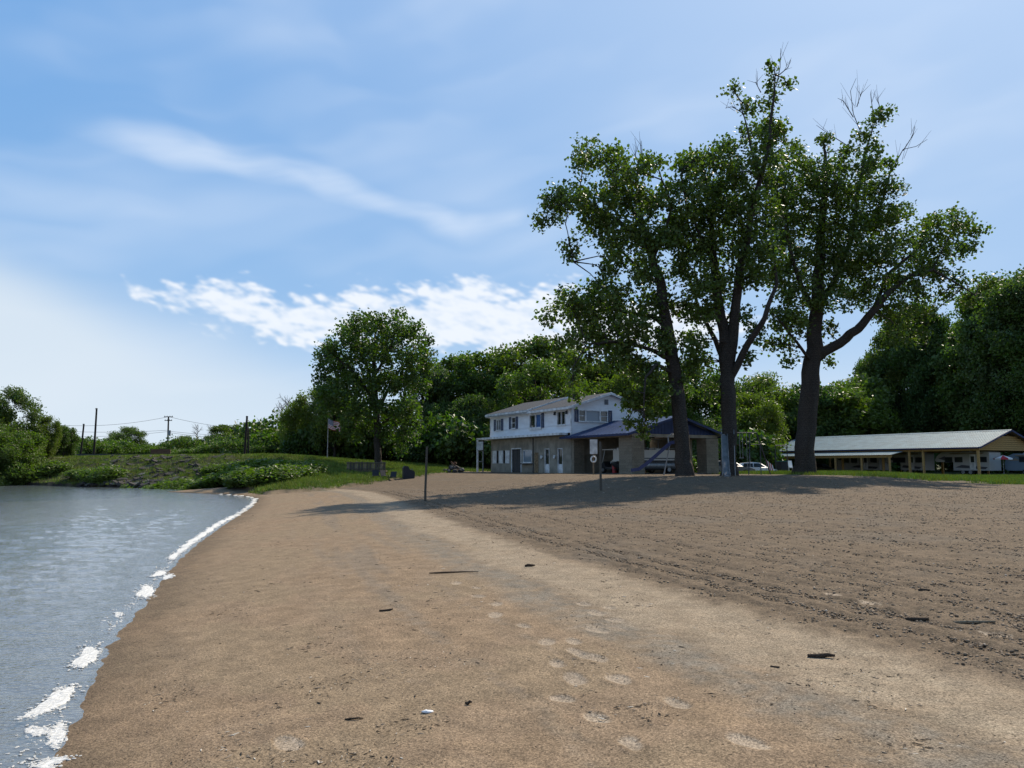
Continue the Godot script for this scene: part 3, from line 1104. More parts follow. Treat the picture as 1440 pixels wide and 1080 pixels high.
func make_cottonwoods() -> void:
	var mesh := sprig_mesh(12, 0.34, 0.225, 0.95, 41)
	var tint := Color(1.0, 1.0, 1.0)
	rng.seed = 501
	var b1 := Vector3(9.95, 0, -44.8)
	b1.y = height(b1.x, b1.z)
	traced_tree("cottonwood_tree", "cottonwood leaning toward the house, its low leafy branches hanging before the blue roof", b1, 45.0, [
		[[963, 671, 0.50], [960, 640, 0.45], [953, 560, 0.40], [945, 500, 0.37], [938, 450, 0.34], [928, 400, 0.29], [915, 355, 0.23], [905, 330, 0.18], [900, 290, 0.13], [895, 250, 0.09], [898, 225, 0.05]],
		[[915, 355, 0.17], [885, 325, 0.15], [862, 305, 0.11, -0.5], [835, 290, 0.08, -1], [800, 284, 0.05, -1], [775, 292, 0.03, -1]],
		[[905, 330, 0.12], [880, 270, 0.09, 1], [860, 240, 0.06, 1.5], [830, 215, 0.03, 1.5]],
		[[919, 362, 0.13], [938, 320, 0.10, -1], [945, 290, 0.06, -1.5], [925, 235, 0.03, -1.5]],
		[[938, 460, 0.20], [918, 445, 0.16, 0.8], [885, 440, 0.11, 1.5], [840, 432, 0.07, 2], [790, 430, 0.03, 2]],
		[[944, 505, 0.16], [915, 492, 0.12, -1], [870, 480, 0.09, -1.5], [825, 484, 0.05, -2], [806, 515, 0.03, -2], [806, 560, 0.015, -2]],
		[[947, 525, 0.13], [922, 512, 0.10, -2], [908, 530, 0.06, -3], [904, 600, 0.02, -3]],
		[[800, 284, 0.05, -1], [795, 315, 0.03, -1], [803, 350, 0.02, -1], [806, 368, 0.012, -1]],
		[[928, 400, 0.14], [900, 380, 0.10, 2], [870, 350, 0.06, 2.5], [840, 330, 0.03, 3]],
	], [[826, 212, 22], [808, 228, 14], [858, 230, 24], [880, 245, 22], [916, 230, 20], [784, 280, 24], [770, 312, 17], [812, 285, 26], [848, 275, 28], [884, 275, 28], [920, 285, 26], [845, 320, 26], [800, 345, 14], [806, 366, 10], [875, 325, 30], [912, 335, 28], [862, 362, 22], [905, 382, 26], [938, 330, 24], [855, 385, 15],
		[800, 425, 24], [772, 448, 15], [830, 438, 30], [865, 428, 30], [820, 470, 24], [790, 482, 14], [850, 470, 26], [885, 458, 28], [910, 428, 24], [925, 480, 22], [860, 505, 18], [833, 506, 11], [880, 500, 20], [905, 520, 24],
		[803, 512, 10], [806, 540, 9], [809, 563, 6], [905, 560, 24], [900, 590, 17], [926, 545, 24], [888, 560, 15], [905, 612, 9], [880, 598, 6], [845, 410, 18]], mesh, tint, 3.2, 27.0, [[[900, 240], [903, 215], [902, 198]], [[898, 232], [892, 216]]])
	var b2 := Vector3(12.9, 0, -46.0)
	b2.y = height(b2.x, b2.z)
	rng.seed = 502
	traced_tree("cottonwood_tree", "cottonwood forking low behind the metal slide, a tall thin spire above its crown", b2, 46.0, [
		[[1025, 672, 0.50], [1026, 640, 0.44], [1025, 560, 0.42], [1023, 505, 0.41], [1014, 445, 0.30], [1005, 380, 0.24], [1000, 320, 0.17], [994, 260, 0.10], [988, 225, 0.04]],
		[[1024, 515, 0.33], [1035, 425, 0.28, -0.6], [1046, 350, 0.23, -1], [1062, 280, 0.17, -1], [1080, 210, 0.12, -1], [1087, 150, 0.08, -1], [1090, 105, 0.03, -1]],
		[[1028, 530, 0.24], [1053, 482, 0.20, -1], [1075, 446, 0.16, -2], [1092, 400, 0.10, -2], [1085, 330, 0.05, -2]],
		[[1023, 525, 0.18], [1005, 478, 0.15, 1.5], [982, 430, 0.10, 2], [966, 380, 0.06, 2.5]],
		[[1005, 380, 0.12], [985, 330, 0.09, -1.5], [965, 290, 0.05, -2], [958, 240, 0.03, -2]],
		[[1068, 255, 0.08, -1], [1050, 180, 0.05, -1], [1040, 140, 0.02, -1]],
		[[1046, 350, 0.12], [1040, 290, 0.09, 2], [1020, 230, 0.05, 2.5]],
	], [[960, 232, 20], [985, 225, 22], [1012, 215, 24], [975, 265, 28], [1010, 258, 30], [1040, 238, 26], [960, 300, 24], [990, 305, 32], [1030, 300, 34], [1060, 270, 28], [1076, 225, 24], [1060, 192, 20], [1085, 178, 19], [1075, 140, 14], [1036, 132, 12], [1054, 155, 13], [1092, 112, 10], [1086, 95, 6], [1104, 125, 6], [1105, 190, 16], [970, 345, 26], [1005, 350, 32], [1045, 345, 32], [985, 395, 26], [1020, 400, 26], [1060, 385, 26], [1000, 440, 22], [1042, 445, 17], [975, 440, 22], [970, 480, 20], [1062, 468, 17], [1045, 500, 13], [1080, 310, 26], [985, 505, 18], [1075, 350, 24], [962, 520, 18], [1000, 545, 16], [950, 330, 22], [955, 385, 22], [950, 432, 18], [944, 272, 18]], mesh, tint, 3.4, 24.0,
		[[[1092, 120], [1097, 95], [1098, 68]], [[1096, 105], [1108, 95], [1112, 84]], [[1070, 130], [1062, 115]], [[1046, 160], [1030, 150], [1020, 152]]])
	var b3 := at(1130, 669, 53.0)
	b3.y = height(b3.x, b3.z)
	rng.seed = 503
	traced_tree("cottonwood_tree", "largest cottonwood, thick straight trunk with one heavy limb sweeping toward the shed", b3, 53.0, [
		[[1130, 669, 0.74], [1132, 630, 0.64], [1137, 540, 0.58], [1145, 492, 0.54], [1150, 430, 0.44], [1152, 370, 0.34], [1155, 310, 0.26], [1161, 250, 0.18], [1160, 215, 0.10], [1158, 198, 0.05]],
		[[1146, 505, 0.36], [1180, 481, 0.33, -0.5], [1205, 462, 0.30, -1], [1226, 440, 0.26, -1.5], [1246, 415, 0.20, -2], [1280, 388, 0.13, -2], [1312, 380, 0.09, -2], [1345, 398, 0.05, -2], [1372, 416, 0.03, -2]],
		[[1228, 438, 0.15, -1.5], [1252, 382, 0.12, 0], [1292, 348, 0.08, 1], [1340, 318, 0.04, 1.5]],
		[[1150, 435, 0.27], [1176, 390, 0.22, 1], [1195, 340, 0.17, 1.5], [1206, 280, 0.13, 1.5], [1216, 215, 0.08, 1.5], [1230, 172, 0.03, 1.5]],
		[[1150, 445, 0.22], [1126, 400, 0.17, -1.5], [1111, 350, 0.11, -2], [1100, 300, 0.06, -2], [1108, 225, 0.03, -2]],
		[[1196, 340, 0.12, 1.5], [1238, 292, 0.09, 1], [1254, 235, 0.05, 1], [1270, 210, 0.025, 1]],
		[[1142, 510, 0.12], [1120, 480, 0.09, -2], [1100, 455, 0.05, -2.5], [1086, 440, 0.03, -3]],
		[[1158, 280, 0.10], [1135, 245, 0.07, 1.5], [1115, 215, 0.03, 2]],
	], [[1230, 168, 14], [1246, 160, 9], [1213, 190, 14], [1195, 208, 16], [1160, 202, 14], [1228, 200, 14], [1108, 218, 20], [1140, 238, 24], [1175, 238, 24], [1210, 235, 22], [1245, 228, 12], [1115, 265, 28], [1155, 275, 32], [1195, 275, 30], [1230, 265, 24], [1255, 262, 16], [1108, 310, 28], [1150, 320, 34], [1195, 320, 34], [1235, 310, 28], [1262, 298, 18], [1120, 360, 30], [1165, 370, 34], [1210, 365, 34], [1250, 352, 28], [1285, 338, 22], [1310, 320, 20], [1345, 310, 20], [1370, 325, 14], [1330, 345, 22], [1290, 370, 22], [1360, 355, 16], [1315, 385, 18], [1350, 392, 17], [1382, 402, 16], [1366, 424, 13], [1120, 410, 28], [1165, 418, 28], [1208, 412, 26], [1250, 402, 24], [1290, 408, 18], [1330, 415, 13], [1125, 452, 20], [1100, 448, 24], [1160, 462, 16], [1250, 440, 18], [1272, 440, 20], [1300, 438, 15], [1090, 490, 16], [1110, 488, 13], [1265, 470, 18], [1292, 468, 13], [1105, 510, 9], [1168, 505, 6], [1096, 280, 24], [1098, 335, 24], [1090, 250, 18], [1092, 385, 22], [1085, 205, 14]], mesh, tint, 3.8, 24.0,
		[[[1212, 190], [1200, 160], [1196, 128], [1204, 110]], [[1200, 165], [1186, 142], [1178, 138]], [[1205, 150], [1212, 128]], [[1192, 205], [1165, 188], [1148, 176]], [[1254, 240], [1270, 210], [1288, 206], [1304, 196]], [[1270, 212], [1284, 190], [1286, 178]], [[1228, 160], [1224, 132]], [[1238, 155], [1234, 138]]])

func make_maple() -> void:
	var mesh := sprig_mesh(12, 0.42, 0.27, 0.8, 42)
	var b := stand(533, 72.0)
	rng.seed = 511
	traced_tree("maple_tree", "broad dark maple with a rounded crown standing behind the wooden deck", b, 72.0, [
		[[533, 666, 0.36], [532, 640, 0.32], [530, 590, 0.30], [527, 550, 0.27], [525, 510, 0.20], [528, 470, 0.10], [535, 450, 0.04]],
		[[530, 580, 0.18], [550, 540, 0.14, 1], [575, 500, 0.08, 2], [590, 480, 0.04, 2]],
		[[529, 570, 0.18], [505, 530, 0.13, -1], [475, 505, 0.08, -2], [452, 500, 0.04, -2]],
		[[527, 550, 0.16], [510, 500, 0.11, 2], [495, 470, 0.06, 3]],
		[[526, 530, 0.14], [548, 490, 0.1, -2], [560, 460, 0.05, -3]],
		[[531, 600, 0.10], [560, 580, 0.07, -1.5], [580, 590, 0.03, -2]],
	], [[520, 460, 22], [552, 452, 20], [495, 468, 20], [578, 470, 18], [465, 487, 18], [600, 485, 14], [455, 510, 16], [480, 510, 24], [510, 495, 26], [545, 490, 26], [575, 500, 24], [597, 512, 14], [447, 535, 13], [470, 540, 22], [500, 540, 26], [535, 535, 26], [565, 535, 22], [588, 540, 13], [470, 568, 18], [500, 575, 22], [535, 575, 20], [565, 575, 20], [580, 595, 13], [545, 610, 16], [568, 612, 14], [515, 605, 16], [560, 635, 9], [485, 600, 16]], mesh, Color(0.72, 0.82, 0.75), 4.5, 17.0, [])

func make_woods() -> void:
	var m1 := sprig_mesh(11, 0.62, 0.40, 0.8, 43)
	var m2 := sprig_mesh(14, 0.55, 0.30, 0.6, 44)
	var kinds := []
	var specs := [["tall_tree", 16.0, 10.0, 0.26, 44, 42, m1, Color(0.95, 1.05, 0.92), "tall dark broadleaf tree with an open ragged crown"], ["tall_tree", 14.0, 11.0, 0.16, 48, 42, m1, Color(0.85, 0.98, 0.85), "dense dark broadleaf tree with a rounded crown"], ["light_tree", 10.0, 8.5, 0.08, 42, 44, m2, Color(1.25, 1.35, 1.0), "pale green feathery tree with low branches"], ["young_tree", 7.5, 6.0, 0.05, 34, 44, m2, Color(1.35, 1.3, 0.8), "bright yellow-green young tree"], ["great_tree", 24.0, 14.5, 0.14, 105, 52, m1, Color(0.88, 1.0, 0.82), "very tall dark broadleaf tree with a lumpy crown"]]
	for k in specs.size():
		var s: Array = specs[k]
		kinds.append(s)
	var protos := [null, null, null, null, null]
	# px, depth, top py, kind, breadth factor, where
	var list := [
		[655, 104, 494, 0, 0.92, "left of the house"], [608, 100, 512, 0, 0.66, "beside the maple"], [700, 110, 520, 1, 0.9, "behind the house's far end"], [740, 106, 486, 1, 0.95, "behind the house roof"], [795, 112, 500, 1, 0.8, "behind the roof ridge"],
		[764, 92, 517, 2, 0.8, "just behind the house roof"], [630, 96, 568, 1, 0.8, "at the wood's edge above the lawn"], [672, 92, 560, 1, 0.7, "at the wood's edge by the porch"], [600, 94, 590, 1, 0.6, "at the wood's edge by the maple"],
		[835, 104, 515, 2, 0.8, "behind the house gable"], [880, 108, 520, 1, 0.8, "behind the carport"], [925, 104, 535, 2, 0.9, "behind the carport ridge"], [975, 108, 520, 1, 0.9, "between the first two cottonwoods"], [1010, 112, 540, 1, 0.8, "behind the second cottonwood"],
		[1050, 104, 560, 2, 0.9, "behind the swing set"], [1090, 126, 535, 2, 0.9, "behind the silver car"], [1130, 124, 545, 1, 0.8, "behind the shed's far end"], [1185, 126, 552, 3, 1.0, "behind the shed roof"], [1215, 132, 540, 3, 0.9, "behind the middle of the shed"], [1155, 128, 570, 3, 0.8, "behind the largest cottonwood"],
		[1228, 138, 505, 1, 0.5, "behind the shed, half hidden"], [1272, 134, 458, 0, 0.62, "behind the shed's middle bays"], [1312, 130, 438, 1, 0.66, "behind the shed's open bays"], [1362, 126, 462, 1, 0.66, "behind the shed's gable"], [1420, 118, 404, 1, 0.72, "tallest beyond the shed"], [1472, 112, 396, 0, 0.8, "beyond the shed's open end"], [1405, 122, 500, 2, 0.8, "low beside the shed's gable"],
		[1340, 132, 520, 1, 0.8, "low behind the shed roof"], [1250, 136, 540, 2, 0.7, "low behind the shed roof's middle"], [1105, 127, 590, 3, 0.8, "low by the shed's far corner"], [960, 100, 590, 1, 0.7, "low behind the carport"], [1000, 98, 595, 2, 0.7, "low behind the second block pier"],
		[437, 88, 552, 2, 0.8, "left of the maple"], [470, 84, 545, 1, 0.7, "close behind the flagpole"], [500, 90, 570, 1, 0.7, "behind the maple trunk"], [415, 98, 580, 2, 0.7, "beyond the flagpole"], [560, 92, 575, 1, 0.7, "behind the maple's low branches"],
		[12, 84, 553, 2, 0.62, "on the left bank"], [58, 86, 588, 2, 0.7, "on the left bank, lower"], [-35, 82, 548, 1, 0.6, "on the left bank, dark"], [88, 90, 602, 3, 0.8, "on the left bank, loose and small"], [30, 80, 612, 3, 1.0, "low on the left bank"], [-10, 78, 605, 2, 0.9, "low on the left bank by the water"],
		[172, 185, 603, 2, 1.3, "beyond the road across the bank"], [322, 175, 600, 1, 1.25, "beyond the drive on the bank"], [300, 180, 612, 1, 1.2, "beyond the bare trees"], [380, 165, 604, 2, 1.0, "beyond the two poles on the bank"], [262, 178, 615, 2, 1.3, "beyond the brown sign"], [1510, 108, 420, 1, 0.9, "outermost beyond the shed"], [1560, 100, 430, 1, 1.0, "far beyond the shed"], [-90, 84, 560, 1, 0.8, "farther along the left bank"]]
	for i in list.size():
		var s: Array = list[i]
		var k: int = s[3]
		var p := stand(s[0], s[1])
		var top := at(s[0], s[2], s[1])
		if k < 2 and top.y - p.y > 17.0:
			k = 4
		var label: String = kinds[k][8] + " " + s[5]
		var sc: float = (top.y - p.y) / (kinds[k][1] * 0.97)
		var wide: float = sc * s[4] * 1.12
		if protos[k] == null:
			protos[k] = grown_tree(kinds[k][0], label, "trees of the wood behind the beach", 600 + k, kinds[k][1], kinds[k][2], kinds[k][3], kinds[k][4], kinds[k][5], kinds[k][6], kinds[k][7], 1.0)
			protos[k].position = p
			protos[k].scale = Vector3(wide, sc, wide)
		else:
			var c := copy(protos[k], kinds[k][0], label, p, i * 2.4, Vector3(wide, sc, wide), "trees of the wood behind the beach")
			c.get_node("crown").material_override = M[["leaf", "leaf_dark", "leaf_yellow", "leaf_grey"][(i * 7 + i / 3) % 4]]
	# undergrowth closing the wood's edge
	var sh := shrub("dark leafy shrub in the undergrowth above the lawn left of the house", "undergrowth at the wood's edge", 620, 3.4, 5.0, 30, m1, Color(0.62, 0.74, 0.66))
	var first := true
	for px in [588, 604, 622, 640, 660, 684, 420, 446, 470, 500, 525, 560, 900, 930, 960, 990, 1015, 1040, 1065, 1088, 1112, 1140, 1170, 1200, 1232, 1265, 1300, 1335, 1370, 1405, 1440, 1475]:
		var dep := 90.0 + 4.0 * sin(px) if px < 900 else (96.0 + 5.0 * sin(px) if px < 1080 else 122.0 + 4.0 * sin(px))
		if px > 1340:
			dep = 114.0
		var p := stand(px, dep)
		var s := 1.0 + 0.35 * sin(px * 1.7)
		if first:
			sh.position = p
			first = false
		else:
			var side := "above the lawn left of the house" if px > 580 else "beyond the flagpole and the maple"
			if px > 880:
				side = "behind the carport and the swings" if px < 1100 else "behind the shed"
			copy(sh, "shrub", "dark leafy shrub in the undergrowth " + side, p, px * 1.3, Vector3(s * 1.1, s * 1.2, s), "undergrowth at the wood's edge")
	# across the water
	var fs := shrub("low green thicket beside the road beyond the bank", "thickets beyond the bank", 630, 5.0, 9.0, 30, m1, Color(0.9, 1.0, 0.85))
	first = true
	for q in [[135, 150, 0.6], [150, 160, 0.9], [172, 175, 0.8], [188, 165, 0.7], [205, 160, 0.6], [222, 170, 0.85], [243, 165, 0.65], [262, 160, 0.8], [276, 170, 0.9], [292, 165, 0.6], [310, 160, 0.75], [325, 165, 0.9], [344, 158, 0.7], [362, 160, 0.95], [380, 155, 0.8], [398, 150, 1.5], [108, 190, 0.9], [92, 180, 0.9], [418, 140, 1.4], [300, 140, 0.55], [325, 138, 0.6], [350, 136, 0.65], [372, 134, 0.6], [265, 140, 0.55], [240, 138, 0.5], [70, 175, 1.2]]:
		var p := stand(q[0], q[1])
		if first:
			fs.position = p
			first = false
		else:
			copy(fs, "shrub", "low green thicket beside the road beyond the bank", p, q[0] * 0.7, Vector3(1.35, 1.12 + 0.25 * sin(q[0] * 1.3), 1.2) * float(q[2]), "thickets beyond the bank")
	var bt := bare_tree("bare leafless tree above the thickets beyond the bank", 640, 12.0)
	first = true
	for q in [[276, 168, 0.6], [296, 172, 0.6], [394, 150, 0.9], [403, 146, 0.95], [362, 165, 0.7], [1068, 112, 0.95], [592, 100, 1.15]]:
		var p := stand(q[0], q[1])
		if first:
			bt.position = p
			bt.scale = Vector3.ONE * float(q[2])
			first = false
		else:
			var lab := "bare leafless tree above the thickets beyond the bank"
			if q[0] == 1068:
				lab = "bare leafless tree behind the second cottonwood"
			elif q[0] == 592:
				lab = "bare leafless tree beside the maple's crown"
			copy(bt, "bare_tree", lab, p, q[0], Vector3.ONE * float(q[2]), "bare trees on the far side")
	# shrubs on the bank above the water
	var bs := shrub("yellow-green shrub on the stony bank among the broken slabs", "shrubs on the bank", 650, 1.9, 2.8, 26, m2, Color(1.25, 1.35, 0.9))
	first = true
	for q in [[134, 655, 73, 0.8, 0.7], [146, 662, 72, 0.75, 0.8], [156, 652, 72, 0.8, 0.75], [190, 666, 69, 0.8, 0.6], [205, 672, 68, 0.9, 0.4], [225, 676, 67, 1.0, 0.4], [255, 677, 66, 1.0, 0.4], [180, 674, 69, 0.7, 0.35], [112, 664, 76, 0.8, 0.4], [122, 660, 75, 0.7, 0.5], [218, 675, 67, 0.8, 0.55], [232, 672, 67, 0.8, 0.6], [246, 674, 67, 0.9, 0.6], [262, 675, 66, 0.9, 0.6], [275, 678, 64, 0.8, 0.5], [288, 673, 65, 0.7, 0.6], [300, 678, 63, 1.0, 0.55], [312, 672, 64, 0.8, 0.7], [325, 678, 62, 1.1, 0.55], [338, 674, 61, 1.1, 0.9], [350, 679, 58, 1.0, 0.8], [362, 676, 57, 1.1, 0.9], [374, 681, 55, 1.0, 0.8], [388, 678, 55, 1.0, 0.8], [402, 676, 56, 1.0, 0.8], [418, 676, 57, 0.9, 0.7], [345, 662, 66, 1.0, 0.8], [365, 664, 65, 0.9, 0.8], [385, 664, 64, 1.0, 0.8], [405, 666, 63, 0.9, 0.7], [330, 660, 69, 0.8, 0.6], [305, 660, 69, 0.7, 0.6], [430, 672, 60, 0.8, 0.7],
		[8, 668, 79, 1.0, 0.7], [28, 672, 78, 1.0, 0.6], [48, 668, 79, 1.1, 0.7], [66, 664, 80, 1.0, 0.7], [84, 660, 80, 0.9, 0.6], [-15, 670, 80, 1.1, 0.7]]:
		var p := stand(q[0], q[2])
		var size := Vector3(q[3], q[4] * (0.62 if q[0] > 268 else 0.85), q[3])
		if first:
			bs.position = p
			bs.scale = size
			first = false
		else:
			var side := "on the stony bank among the broken slabs"
			if q[0] < 90:
				side = "below the trees of the left bank"
			elif q[0] > 268:
				side = "on the grassy bank near the end of the beach"
			copy(bs, "shrub", "yellow-green shrub " + side, p, q[0] * 1.9, size, "shrubs on the bank")

func make_grass() -> void:
	rng.seed = 700
	var r := RandomNumberGenerator.new()
	r.seed = 701
	var mb := MB.new()
	for i in 16:
		var b := Vector3(r.randf_range(-0.22, 0.22), -0.03, r.randf_range(-0.22, 0.22))
		var d := Vector3(r.randf_range(-0.1, 0.1), r.randf_range(0.10, 0.24), r.randf_range(-0.1, 0.1))
		var side := Vector3(d.z, 0, -d.x).normalized() * 0.018
		mb.col = Color(1, 1, 1) * r.randf_range(0.75, 1.2)
		mb.tri(b - side, b + side, b + d)
	var tuft := mb.mesh()
	var spots := []
	for zone in [[-24.0, 0.0, 48.0, 92.0, 13000], [12.0, 62.0, 42.0, 84.0, 17000], [-62.0, -14.0, 50.0, 96.0, 20000]]:
		for i in zone[4]:
			var x := rnd(zone[0], zone[1])
			var d := rnd(zone[2], zone[3])
			if absf(x) > d * 0.72:
				continue
			var k := grassy(x, -d)
			if k < 0.35 or rng.randf() > k:
				continue
			var p := Vector3(x, height(x, -d), -d)
			var t := 1.0 + 0.5 * n_big.get_noise_2d(x * 8.0, d * 8.0)
			spots.append([p, rnd(0.8, 1.5), Color(t * rnd(0.8, 1.2), t * rnd(0.9, 1.1), t)])
	var mm := MultiMesh.new()
	mm.transform_format = MultiMesh.TRANSFORM_3D
	mm.use_colors = true
	mm.mesh = tuft
	mm.instance_count = spots.size()
	for i in spots.size():
		var s: Array = spots[i]
		mm.set_instance_transform(i, Transform3D(Basis(Vector3.UP, rnd(0, TAU)).scaled(Vector3.ONE * s[1]), s[0]))
		mm.set_instance_color(i, s[2])
	var o := MultiMeshInstance3D.new()
	o.multimesh = mm
	o.material_override = M.grass
	o.name = "grass"
	add_child(o)
	tag(o, "green grass on the slope beside the house and round the shed", "grass")
	o.set_meta("kind", "stuff")

# ------------------------------------------------------------------ house and carport

func wall_runs(z0: float, z1: float, y0: float, y1: float, holes: Array) -> Array:
	# rectangles [z0, z1, y0, y1] of a wall left after cutting holes that do not overlap along z
	var out := []
	var hs := holes.duplicate()
	hs.sort_custom(func(a, b): return a[0] < b[0])
	var z := z0
	for h in hs:
		if h[0] > z:
			out.append([z, h[0], y0, y1])
		if h[2] > y0:
			out.append([h[0], h[1], y0, h[2]])
		if h[3] < y1:
			out.append([h[0], h[1], h[3], y1])
		z = h[1]
	if z < z1:
		out.append([z, z1, y0, y1])
	return out

func sided_wall(mb: MB, along: Vector3, out: Vector3, origin: Vector3, length: float, y0: float, y1: float, holes: Array, thick := 0.14, gable: Array = []) -> void:
	# lapped boards; gable = [peak position along, eave height, peak height]
	var y := y0
	while y < y1 - 0.01:
		var top := minf(y + 0.19, y1)
		for h in holes:
			for edge in [h[2], h[3]]:
				if edge > y + 0.01 and edge < top - 0.001:
					top = edge
		var a := 0.0
		var b := length
		if gable and y > gable[1]:
			var q: float = (y - gable[1]) / (gable[2] - gable[1])
			a = gable[0] * q
			b = length - (length - gable[0]) * q
			if b - a < 0.3:
				break
		var cut := [[a, b]]
		for h in holes:
			if h[2] < top - 0.02 and h[3] > y + 0.02:
				var rest := []
				for c in cut:
					if h[0] > c[0]:
						rest.append([c[0], minf(c[1], h[0])])
					if h[1] < c[1]:
						rest.append([maxf(c[0], h[1]), c[1]])
				cut = rest
		for c in cut:
			if c[1] - c[0] < 0.02:
				continue
			var p: Vector3 = origin + along * c[0]
			var q: Vector3 = origin + along * c[1]
			var lo := Vector3(0, y, 0)
			var hi := Vector3(0, top, 0)
			var lip := out * 0.02
			var back := -out * thick
			mb.quad(p + lo + lip, q + lo + lip, q + hi, p + hi)
			mb.quad(p + lo + back, q + lo + back, q + lo + lip, p + lo + lip)
			mb.quad(q + lo + back, p + lo + back, p + hi + back, q + hi + back)
			mb.quad(p + lo + back, p + lo + lip, p + hi, p + hi + back)
			mb.quad(q + lo + lip, q + lo + back, q + hi + back, q + hi)
			mb.quad(p + hi, q + hi, q + hi + back, p + hi + back)
		y = top

func window_part(parent: Node, origin: Vector3, along: Vector3, out: Vector3, w: float, h: float, sashes: int, bars: int, glass: Material, shutters: int, called := "window") -> void:
	# origin: lower start corner in the wall's outer face. shutters: bit 1 start side, bit 2 end side
	var b := Basis(along, Vector3.UP, along.cross(Vector3.UP))
	var s := out.sign() if false else out
	var fr := MB.new()
	var f := 0.06
	var o := origin
	var mid := out * -0.01
	for y in [f * 0.5, h - f * 0.5]:
		fr.box(o + along * w * 0.5 + Vector3(0, y, 0) + mid, Vector3(w, f, 0.12), b)
	for i in sashes + 1:
		var x := clampf(w * i / sashes, f * 0.5, w - f * 0.5)
		fr.box(o + along * x + Vector3(0, h * 0.5, 0) + mid, Vector3(f, h - 2.0 * f, 0.12), b)
	for k in bars:
		fr.box(o + along * w * 0.5 + Vector3(0, h * (k + 1.0) / (bars + 1.0), 0) - out * 0.02, Vector3(w - 2.0 * f, 0.045, 0.07), b)
	fr.box(o + along * w * 0.5 + Vector3(0, -0.03, 0) + out * 0.05, Vector3(w + 0.12, 0.05, 0.14), b)
	var win := part(fr, called, M.trim, parent)
	for i in sashes:
		var pane := MB.new()
		pane.box(o + along * (w * (i + 0.5) / sashes) + Vector3(0, h * 0.5, 0) - out * 0.045, Vector3(w / sashes - f, h - 2.0 * f, 0.012), b)
		part(pane, "pane", glass, win)
	for k in 2:
		if shutters & (1 << k):
			var sh := MB.new()
			var x := -0.22 if k == 0 else w + 0.22
			var c := o + along * x + Vector3(0, h * 0.5, 0) + out * 0.04
			for e in [-1, 1]:
				sh.box(c + along * 0.15 * e, Vector3(0.05, h + 0.06, 0.045), b)
				sh.box(c + Vector3(0, (h * 0.5) * e, 0), Vector3(0.25, 0.06, 0.045), b)
			var n := int(h / 0.09)
			for q in n:
				sh.box(c + Vector3(0, -h * 0.5 + h * (q + 0.5) / n, 0), Vector3(0.25, 0.05, 0.03), b * Basis(Vector3.RIGHT, 0.5))
			part(sh, "shutter", M.shutter_blue, parent)

func block_pier(parent: Node, x0: float, x1: float, z0: float, z1: float, tall: float, called: String) -> void:
	# mortar core with single concrete blocks laid in running bond
	var coreb := MB.new()
	coreb.span(Vector3(x0 + 0.015, -0.3, z0 + 0.015), Vector3(x1 - 0.015, tall - 0.01, z1 - 0.015))
	var p := part(coreb, called, M.mortar, parent)
	var ch := 0.2
	var rows := int(round(tall / ch))
	ch = tall / rows
	var cache := {}
	for r in rows:
		for face in 2:
			# face 0 looks to -x, face 1 looks to +z; the back faces stay plain mortar-coloured render
			var a := z0 if face == 0 else x0
			var b := z1 if face == 0 else x1
			var s := a
			var first := true
			while s < b - 0.01:
				var l := 0.4
				if first and (r + face) % 2 == 1:
					l = 0.2
				first = false
				var e := minf(s + l, b)
				if b - e < 0.1:
					e = b
				var w := e - s - 0.012
				var key := "%d_%d" % [face, int(w * 100.0)]
				if not cache.has(key):
					var q := MB.new()
					var hh := (ch - 0.012) * 0.5
					q.box(Vector3.ZERO, Vector3(0.09, hh * 2.0, w) if face == 0 else Vector3(w, hh * 2.0, 0.09))
					cache[key] = q.mesh()
				var o := part_mesh(cache[key], "block", M.block if rng.randf() < 0.7 else M.block_dark, p)
				var y := ch * (r + 0.5)
				o.position = Vector3(x0 + 0.04 + rnd(0, 0.004), y, (s + e) * 0.5) if face == 0 else Vector3((s + e) * 0.5, y, z1 - 0.04 - rnd(0, 0.004))
				s = e

